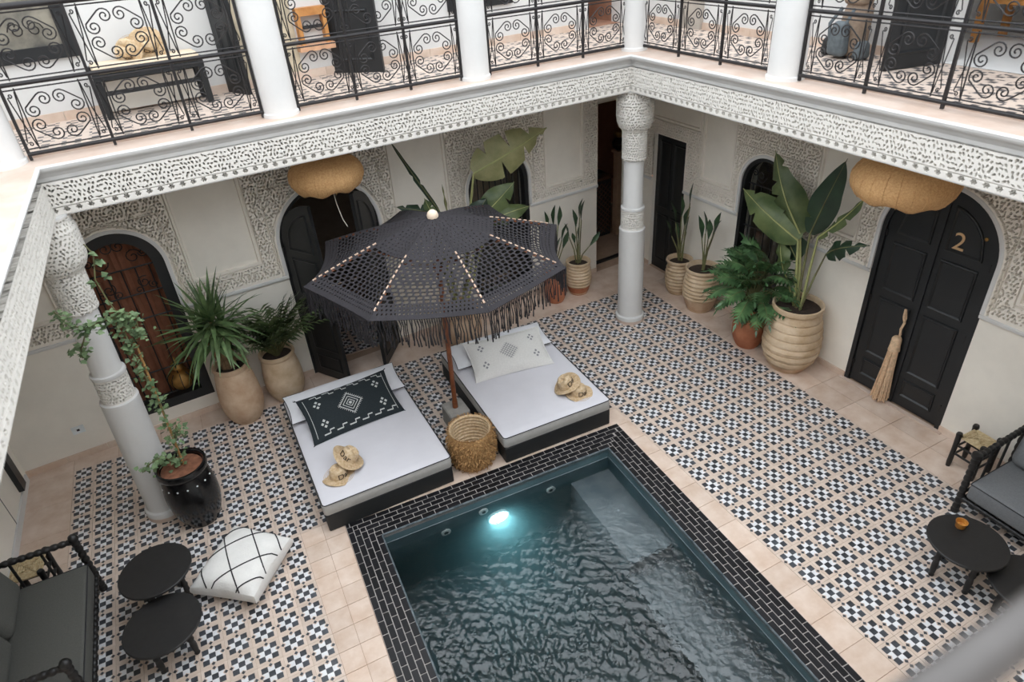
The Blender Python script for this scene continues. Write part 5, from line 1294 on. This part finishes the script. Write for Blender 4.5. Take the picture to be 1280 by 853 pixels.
# small upright bird-of-paradise plants
sm = [blade_mesh('spear_leaf', .29, .085, d, lf_dark, 8, .5, .15, .5) for d in (.0, .25)]
smg = [blade_mesh('spear_leaf_pale', .29, .085, d, lf_palm, 8, .5, .15, .5) for d in (.0, .25)]
def spears(t, z0, tips, seed, pale=False):
    g = random.Random(seed)
    for (dx, dy, z, s) in tips:
        b = Vector((dx*.06 + g.uniform(-.02, .02), dy*.06 + g.uniform(-.02, .02), z0)); tip = Vector((dx, dy, z)); d = (tip - b); L = d.length; L0 = L - .24*s
        p1 = b + d*(L0/L)*.5 + Vector((-dx*.12, -dy*.12, 0)); p2 = b + d*(L0/L); mb = MB(); mb.tube([b, p1, p2], [.011, .009, .007], 5); mb.build('stem', stemm, t, 60)
        v = (tip - p1).normalized(); az = math.atan2(v.y, v.x); el = math.asin(max(-1, min(1, v.z))); obj('leaf', (smg if pale else sm)[g.randrange(2)], t, aim(p2 - v*.01, az, el, g.uniform(-1.5, 1.5), s))
p4 = thing('potted_strelitzia', 'thin upright strelitzia in a banded cream and red pot left of the tall doorway', 'plant', (1.02, 2.46, 0), 0, 'small upright strelitzia plants')
pot(p4, .515, .125, .182, .155, .178, terrag, ribs=7, ribz=.26, zm=.55, m2=terrar, collar=.05)
spears(p4, .48, [(-.20, 0, 1.12, .9), (-.04, .02, 1.28, 1), (.03, -.02, 1.42, 1), (.09, .03, 1.36, 1), (.32, -.03, .88, .9), (-.02, -.06, 1.05, .8), (-.1, -.03, .98, .7)], 1)
p5_ = thing('potted_strelitzia', 'thin upright strelitzia in a small red pot beyond the umbrella fringe', 'plant', (.60, 2.42, 0), 0, 'small upright strelitzia plants')
pot(p5_, .42, .11, .165, .14, .16, terrar, zm=.55, collar=.05)
spears(p5_, .4, [(-.12, 0, 1.38, 1), (.02, .02, 1.42, 1), (.10, .0, 1.40, 1), (.16, -.03, 1.15, .9), (.2, -.02, 1.02, .9), (.05, -.05, 1.0, .8)], 2)
p6_ = thing('potted_strelitzia', 'upright strelitzia in a narrow cream ribbed pot by the dark door', 'plant', (2.215, 1.66, 0), 0, 'small upright strelitzia plants')
pot(p6_, .53, .125, .182, .15, .185, terrag, ribs=8, ribz=.1, zm=.55, collar=.05)
spears(p6_, .5, [(-.02, .18, 1.30, 1.1), (-.05, .26, 1.02, .9), (-.0, .05, 1.42, 1.1), (.02, -.06, 1.30, 1.1), (-.04, -.16, 1.22, 1), (.02, .12, 1.0, .8), (-.02, -.16, 1.66, 1.1)], 3)
p7_ = thing('potted_strelitzia', 'upright strelitzia in a wide ribbed clay pot with a red foot', 'plant', (2.16, 1.12, 0), 0, 'small upright strelitzia plants')
pot(p7_, .635, .155, .24, .195, .228, terrag, ribs=7, ribz=.3, zm=.55, m2=terra, collar=.055)
spears(p7_, .6, [(-.02, .10, 1.30, 1.1), (.0, .03, 1.38, 1.1), (-.03, -.08, 1.34, 1.1), (.02, -.18, 1.44, 1.1), (-.05, -.22, 1.38, 1.05)], 4)
# ------------------------------------------------------------------ upper gallery: walls
UA, UB = Vector((-6.15, 2.38)), Vector((2.43, 3.17)); WUB = Wall(UA, UB); WUR = Wall(Vector((2.43, 3.17)), Vector((2.6, -6.3)))
ZU = Z_GAL; ZT = 6.2
def upper_wall(W, ops, depth=.2):
    mb = MB(); u = 0.0
    def pan(a, b, z0, z1):
        M = W.M(a, 0, 0); mb.box((0, -depth, z0), (b - a, 0, z1), 0, M)
    for (a, b, z1) in ops:
        pan(u, a, ZU - .02, ZT); pan(a, b, z1, ZT); u = b
    pan(u, W.L, ZU - .02, ZT); return mb
wub = struct('wall_upper_back', upper_wall(WUB, [(7.79, 8.35, 5.7)]), white, 'white back wall of the upper gallery')
wur = struct('wall_upper_right', upper_wall(WUR, [(4.36, 5.7, 5.7)]), white, 'white right wall of the upper gallery')
mb = MB(); mb.box((-6.45, -6.4, ZU - .02), (-6.3, 2.5, ZT)); struct('wall_upper_left', mb, white, 'white left wall of the upper gallery')
mb = MB(); mb.box((-6.45, -6.5, ZU - .02), (2.7, -6.35, ZT)); struct('wall_upper_front', mb, white, 'white near wall of the upper gallery')
for W, par, L, skip in ((WUB, wub, WUB.L, (7.79, 8.35)), (WUR, wur, 8.0, (4.36, 5.7))):
    u = 0.0
    while u < L - .05:
        e = min(L, u + .42)
        if not (skip[0] - .2 < (u + e)/2 < skip[1] + .2): sk = MB(); sk.box((u + .002, 0, ZU - .005), (e - .002, .014, ZU + .08), 0, W.M(0, 0, 0)); sk.build('skirting_slab', peach, par)
        u = e
# rooms behind the two upper openings
for W, a, b, m, dp in ((WUB, 7.79, 8.35, redroom, 1.6), (WUR, 4.36, 5.7, white, 2.2)):
    M = W.M(0, 0, -.2); mb = MB(); x0, x1 = (a - .02, b + .02) if W is WUB else (a - .9, b + .3)
    ZI = ZU + .004; vs = [(x0, .19, ZI), (x1, .19, ZI), (x1, -dp, ZI), (x0, -dp, ZI), (x0, 0, 5.9), (x1, 0, 5.9), (x1, -dp, 5.9), (x0, -dp, 5.9)]
    mb.add([M @ Vector(v) for v in vs], [(0, 1, 2, 3), (2, 3, 7, 6), (4, 7, 6, 5)]); mb.add([M @ Vector(v) for v in ((x1, 0, ZU), (x1, -dp, ZU), (x1, -dp, 5.9), (x1, 0, 5.9), (x0, 0, ZU), (x0, -dp, ZU), (x0, -dp, 5.9), (x0, 0, 5.9))], [(0, 1, 2, 3), (4, 5, 6, 7)]); mb.build('interior', m, wub if W is WUB else wur)
# upper columns
def off(pt_idx, d): return offset_poly(d)[pt_idx]
PB = offset_poly(.19); bt = (PB[1] - PB[0]).normalized(); rt = (PB[3] - PB[0]).normalized()
def on_back(x): s = (x - PB[0].x)/bt.x; return PB[0] + bt*s
def on_right(y): s = (y - PB[0].y)/rt.y; return PB[0] + rt*s
def ucol(p, label, r=.148):
    t = thing('gallery_column', label, 'column', (p.x, p.y, Z_COP - .004), 0, 'white columns of the upper gallery')
    mb = MB(); mb.lathe([(0, 0), (r + .012, 0), (r + .012, .03), (r, .04)], 28); mb.build('base', white, t, 40)
    mb = MB(); mb.lathe([(r, .035), (r - .004, 1.4), (r - .012, ZT - Z_COP - .05)], 28); mb.build('shaft', white, t, 40)
    mb = MB(); mb.lathe([(r, ZT - Z_COP - .1), (r + .05, ZT - Z_COP), (0, ZT - Z_COP)], 28); mb.build('capital', white, t, 40)
cornerp = PB[0]
ucol(on_back(-4.86), 'white gallery column above the vine column', .16); ucol(on_back(-2.735), 'white gallery column between the bench and the wooden chair'); ucol(on_back(-.79), 'white gallery column in the middle of the back balcony')
ucol(Vector((cornerp.x - .05, cornerp.y - .04)), 'white gallery column at the balcony corner', .135); ucol(on_right(-.59), 'white gallery column beside the backpack', .155); ucol(on_right(-2.86), 'white gallery column past the wooden table', .155)
# ------------------------------------------------------------------ balcony railings with scrolls
def cscroll():
    pts = []; n = 20
    for i in range(n + 1):
        t = i/n; a = R(135 - 1.55*360*(1 - t)); r = .008 + .044*t; pts.append((-.054 + r*math.cos(a), 0, .125 + r*math.sin(a)))
    for i in range(n + 1):
        t = i/n; a = R(150 + 1.55*360*t); r = .052 - .044*t; pts.append((-.145 + r*math.cos(a), 0, .054 + r*math.sin(a)))
    return pts
base_sc = cscroll(); SCR = {}
for sx in (-1, 1):
    for sz in (-1, 1):
        mb = MB(); mb.tube([(x*-sx if sx > 0 else x, y, z*sz) for x, y, z in base_sc], .0055, 5); SCR[(sx, sz)] = mb.mesh('scroll', iron, 60)
def side_curl(s):
    mb = MB(); x0, x1 = s*.005, s*.06
    c1 = spiral(x1 - s*.018, .175, .018, 1.3, 0 if s > 0 else math.pi, -s, 12); c2 = spiral(x1 - s*.02, -.18, .018, 1.3, 0 if s > 0 else math.pi, s, 12)
    mb.tube([(x0, 0, -.2), (x1 - s*.0, 0, .16)] + c1[1:], .0045, 4); mb.tube([(x0, 0, .2), (x0 + s*.02, 0, 0), (x1, 0, -.16)] + c2[1:], .0045, 4); return mb.mesh('side_curl', iron, 60)
CURL = {s: side_curl(s) for s in (-1, 1)}
def railing(a, b, label, npan=3, rows=(3.5, 4.0, 4.5), seed=0):
    a, b = Vector(a), Vector(b); d = b - a; L = d.length; ang = math.atan2(d.y, d.x); t = thing('balcony_railing', label, 'railing', (a.x, a.y, 0), ang, 'scrolled iron balcony railings')
    pw2 = L/npan
    for i in range(npan + 1):
        mb = MB(); w = .011; mb.box((i*pw2 - w, -w, rows[0] - .045), (i*pw2 + w, w, rows[2])); mb.build('post', iron, t)
    for z in rows:
        mb = MB(); r = .016 if z != rows[2] else .022; mb.tube([(-.01, 0, z), (L + .01, 0, z)], r, 8); mb.build('rail', iron, t, 60)
    hw = min(.2, pw2/2 - .075); vb = MB(); vb.tube([(0, 0, -.225), (0, 0, .225)], .0055, 5); vme = vb.mesh('thin_bar', iron); hb = MB(); hb.tube([(-pw2/2 + .012, 0, 0), (pw2/2 - .012, 0, 0)], .0055, 5); hme = hb.mesh('cross_bar', iron)
    for i in range(npan):
        for k in range(2):
            c = Vector(((i + .5)*pw2, 0, (rows[k] + rows[k + 1])/2)); sx_ = hw/.2
            for key, me in SCR.items(): obj('scroll', me, t, Matrix.Translation(c) @ Matrix.Diagonal((sx_, 1, 1, 1)))
            for s in (-1, 1):
                obj('thin_bar', vme, t, Matrix.Translation(c + Vector((s*(hw + .012), 0, 0)))); obj('side_curl', CURL[s], t, Matrix.Translation(c + Vector((s*(hw + .012), 0, 0)))); obj('cross_bar', hme, t, Matrix.Translation(c + Vector((0, 0, s*.213))))
    return t
PRL = offset_poly(.17); bt2 = (PRL[1] - PRL[0]).normalized()
def rb(x): return PRL[0] + bt2*((x - PRL[0].x)/bt2.x)
rt2 = (PRL[3] - PRL[0]).normalized()
def rr2(y): return PRL[0] + rt2*((y - PRL[0].y)/rt2.y)
railing(rb(-4.665), rb(-2.895), 'scrolled iron balcony railing in front of the upper bench')
railing(rb(-2.575), rb(-.945), 'scrolled iron balcony railing in front of the wooden chair and black door')
railing(rb(-.625), rb(1.085), 'scrolled iron balcony railing next to the corner on the back side')
railing(rr2(1.42), rr2(-.415), 'scrolled iron balcony railing next to the corner on the right side')
railing(rr2(-.765), rr2(-2.68), 'scrolled iron balcony railing in front of the backpack')
# near railing under the camera: only its polished hand rail comes into view
hr = thing('near_railing', 'near balcony railing with a smooth grey handrail', 'railing', (-3.95, -4.905, 0))
steel = mat('grey_handrail', (84, 80, 78), .4, .1, 8, metal=.3)
mb = MB(); mb.tube([(-.7, 0, 4.36), (5.0, 0, 4.36)], .018, 16); mb.build('handrail', steel, hr, 60)
mb = MB(); mb.tube([(-.7, -.02, 3.5), (5.0, -.02, 3.5)], .016, 8); mb.build('rail', iron, hr, 60)
for k in range(9):
    mb = MB(); x = -.7 + .7*k + .35; mb.box((x - .011, -.031, Z_COP - .005), (x + .011, -.009, 4.355)); mb.build('post', iron, hr)
# ------------------------------------------------------------------ upper gallery: windows, doors, furniture
def flat_window(name, label, W, u0, u1, z0, z1, fw=.11):
    wd = sroot(name, label); M = W.M((u0 + u1)/2, 0, 0); wd.matrix_world = M; h = (u1 - u0)/2; P = [(-h, z0), (h, z0), (h, z1), (-h, z1)]; Q = inset(P, fw); mb = MB()
    mb.grid([[(x, -.01, z) for x, z in P], [(x, .035, z) for x, z in P], [(x, .035, z) for x, z in Q], [(x, .004, z) for x, z in Q]], wrap=True); mb.build('frame', black, wd)
    mb = MB(); mb.box((Q[0][0], .002, Q[0][1]), (Q[1][0], .006, Q[2][1])); mb.build('pane', mat('net_curtain_glass', (150, 144, 130), .3, .25, 5, col2=(90, 88, 82)), wd)
    mb = MB(); mb.box((-.02, .006, Q[0][1]), (.02, .03, Q[2][1])); mb.build('mullion', black, wd)
    for s in (-1, 1):
        for zz in np.arange(z0 + .25, z1 - .2, .3):
            for q in (-1, 1):
                b = MB(); b.tube(spiral(s*h*.45 + q*.07, zz, .065, 1.4, 0 if q > 0 else math.pi, q, 14, .03), .005, 4); b.build('scroll', iron, wd)
    return wd
flat_window('window_4', 'black framed window above the upper bench side', WUB, .75, 2.0, 3.99, 5.3)
flat_window('window_5', 'black framed window on the back gallery wall next to the corner', WUB, 5.75, 6.62, 3.905, 5.2)
def flat_leaf(parent, p0, p1, z0, z1, th=.04):
    p0, p1 = Vector(p0), Vector(p1); d = (p1 - p0); L = d.length; M = Matrix.Translation((p0.x, p0.y, 0)) @ Matrix.Rotation(math.atan2(d.y, d.x), 4, 'Z'); mb = MB(); mb.box((0, -th/2, z0), (L, th/2, z1)); lf = mb.build('leaf', black, parent, None, M)
    for a, b in ((z0 + .12, z0 + .62), (z0 + .74, z1 - .12)):
        for y, fl in ((th/2, False), (-th/2, True)):
            q = moulding([(.09, a), (L - .09, a), (L - .09, b), (.09, b)], 0, PROF)
            q.v = [(x, y + (yy if not fl else -yy), z) for x, yy, z in q.v]; q.build('panel_moulding', black, lf)
    return lf
d = sroot('door_5', 'black door leaf ajar behind the balcony chair'); flat_leaf(d, (-1.86, 2.765), (-1.42, 2.42), ZU, 5.5)
d = sroot('door_6', 'black door leaf standing open beside the upper bench'); flat_leaf(d, (-2.99, 2.66), (-2.84, 2.33), ZU, 5.5)
d = sroot('door_7', 'black door leaf standing open beside the backpack'); flat_leaf(d, (2.49, -1.16), (1.92, -1.04), ZU + .005, 5.5)
mb = MB(); mb.box((3.28, 0, ZU + .03), (3.95, .01, 5.4), 0, WUB.M(0, 0, 0)); mb.build('stone_panel', mat('beige_stone', (196, 184, 160), .8, .2, 6), wub)
mb = MB(); mb.box((.95, 0, ZU), (1.32, .05, 5.5), 0, WUR.M(0, 0, 0)); mb.build('grey_panel', mat('greige_panel', (176, 168, 158), .7, .1, 5), wur)
# upper bench with hat
ub = thing('upper_bench', 'black wooden bench with a cream seat pad on the gallery', 'bench', (-3.67, 2.42, ZU), math.atan2((UB - UA).y, (UB - UA).x))
for sx in (-1, 1):
    for sy in (-1, 1):
        mb = MB(); mb.box((sx*.44 - .028, sy*.15 - .028, 0), (sx*.44 + .028, sy*.15 + .028, .42 if sy > 0 else .42)); mb.build('leg', black, ub)
mb = MB(); mb.box((-.47, -.18, .33), (.47, .18, .38)); mb.build('seat_frame', black, ub)
mb = MB(); vs, fs = rbox(.9, .34, .07, .02, 2); mb.add([v + Vector((0, 0, .38)) for v in vs], fs); mb.build('seat_pad', mat('cream_pad', (226, 208, 182), .85), ub, 60)
mb = MB(); mb.box((-.44, -.165, .20), (.44, -.14, .235)); mb.build('front_stretcher', black, ub)
mb = MB(); mb.box((-.40, .10, .02), (.40, .12, .28)); mb.build('back_board', cream, ub)
hat('straw hat leaning on the wall above the upper bench', tilt((-3.66, 2.44, 3.98), R(0), R(-68), 0), .15, 3) if False else None
hat('straw hat standing on the upper bench pad', tilt((-3.60, 2.47, 4.02), R(8), R(62), R(0)), .16, .5)
hat('brown straw hat tipped beside the standing hat on the upper bench', tilt((-3.76, 2.43, 3.99), R(-35), R(58), R(0)), .14, 1.5)
# wooden chair, table and backpack
wood2 = mat('honey_wood', (204, 146, 84), .55, .2, 12, col2=(176, 116, 60))
ws = thing('wall_shelf', 'honey wood frame shelf on the wall beside the black gallery door', 'shelf'); ws.matrix_world = WUB.M(4.13, 0, 0)
for sx in (-1, 1): mb = MB(); mb.box((sx*.135 - .02, .0, 3.80), (sx*.135 + .02, .10, 4.14)); mb.build('upright', wood2, ws)
mb = MB(); mb.box((-.155, .0, 4.07), (.155, .11, 4.145)); mb.build('top_board', wood2, ws); mb = MB(); mb.box((-.13, .03, 3.945), (.13, .06, 3.975)); mb.build('hanging_bar', black, ws); mb = MB(); mb.box((-.19, .0, 3.74), (.19, .13, 3.80)); mb.build('shelf_board', mat('peach_wood', (206, 160, 126), .6, .15, 10), ws)
tb = thing('console_table', 'honey wood console table inside the right gallery doorway', 'table', (3.75, -1.35, ZU), R(0))
for sx in (-1, 1):
    for sy in (-1, 1): mb = MB(); mb.box((sx*.22 - .03, sy*.55 - .03, 0), (sx*.22 + .03, sy*.55 + .03, .8)); mb.build('leg', wood2, tb)
mb = MB(); mb.box((-.27, -.62, .8), (.27, .62, .86)); mb.build('tabletop', wood2, tb); mb = MB(); mb.box((-.24, -.57, .35), (.24, .57, .39)); mb.build('shelf', wood2, tb)
mb = MB(); mb.box((.2, -.56, .4), (.23, .56, .8)); mb.build('back_panel', mat('dark_board', (110, 76, 48), .7), tb)
bp_ = thing('backpack', 'grey and tan backpack leaning on the gallery wall', 'bag', (2.22, -.40, ZU), R(-95)); bgm = mat('backpack_grey', (96, 104, 108), .8, .2, 20, .3, 90); btm = mat('backpack_tan', (146, 126, 108), .85, .2, 20, .3, 90)
def blob(w, d_, h, m, nm, M, par, b=.09):
    vs, fs = rbox(w, d_, h, b, 4); mb = MB(); mb.add([Vector((v.x*(1 - .25*(v.z/h)**2), v.y*(1 - .3*(v.z/h)**2), v.z)) for v in vs], fs); return mb.build(nm, m, par, 60, M)
blob(.32, .2, .5, btm, 'body', Matrix.Translation((0, .03, .0)) @ Matrix.Rotation(R(-8), 4, 'X'), bp_)
blob(.2, .12, .3, bgm, 'pocket', Matrix.Translation((0, -.1, .02)), bp_, .05); blob(.26, .16, .14, btm, 'lid', Matrix.Translation((0, .06, .44)), bp_, .05); blob(.1, .16, .16, bgm, 'side_pocket', Matrix.Translation((.19, .0, .0)), bp_, .04); blob(.1, .16, .16, black, 'side_pocket', Matrix.Translation((-.2, .0, .0)), bp_, .04)
for s in (-1, 1):
    mb = MB(); mb.tube([(s*.07, -.05, .42), (s*.09, -.15, .3), (s*.08, -.13, .1)], .016, 6); mb.build('strap', bgm, bp_, 60)
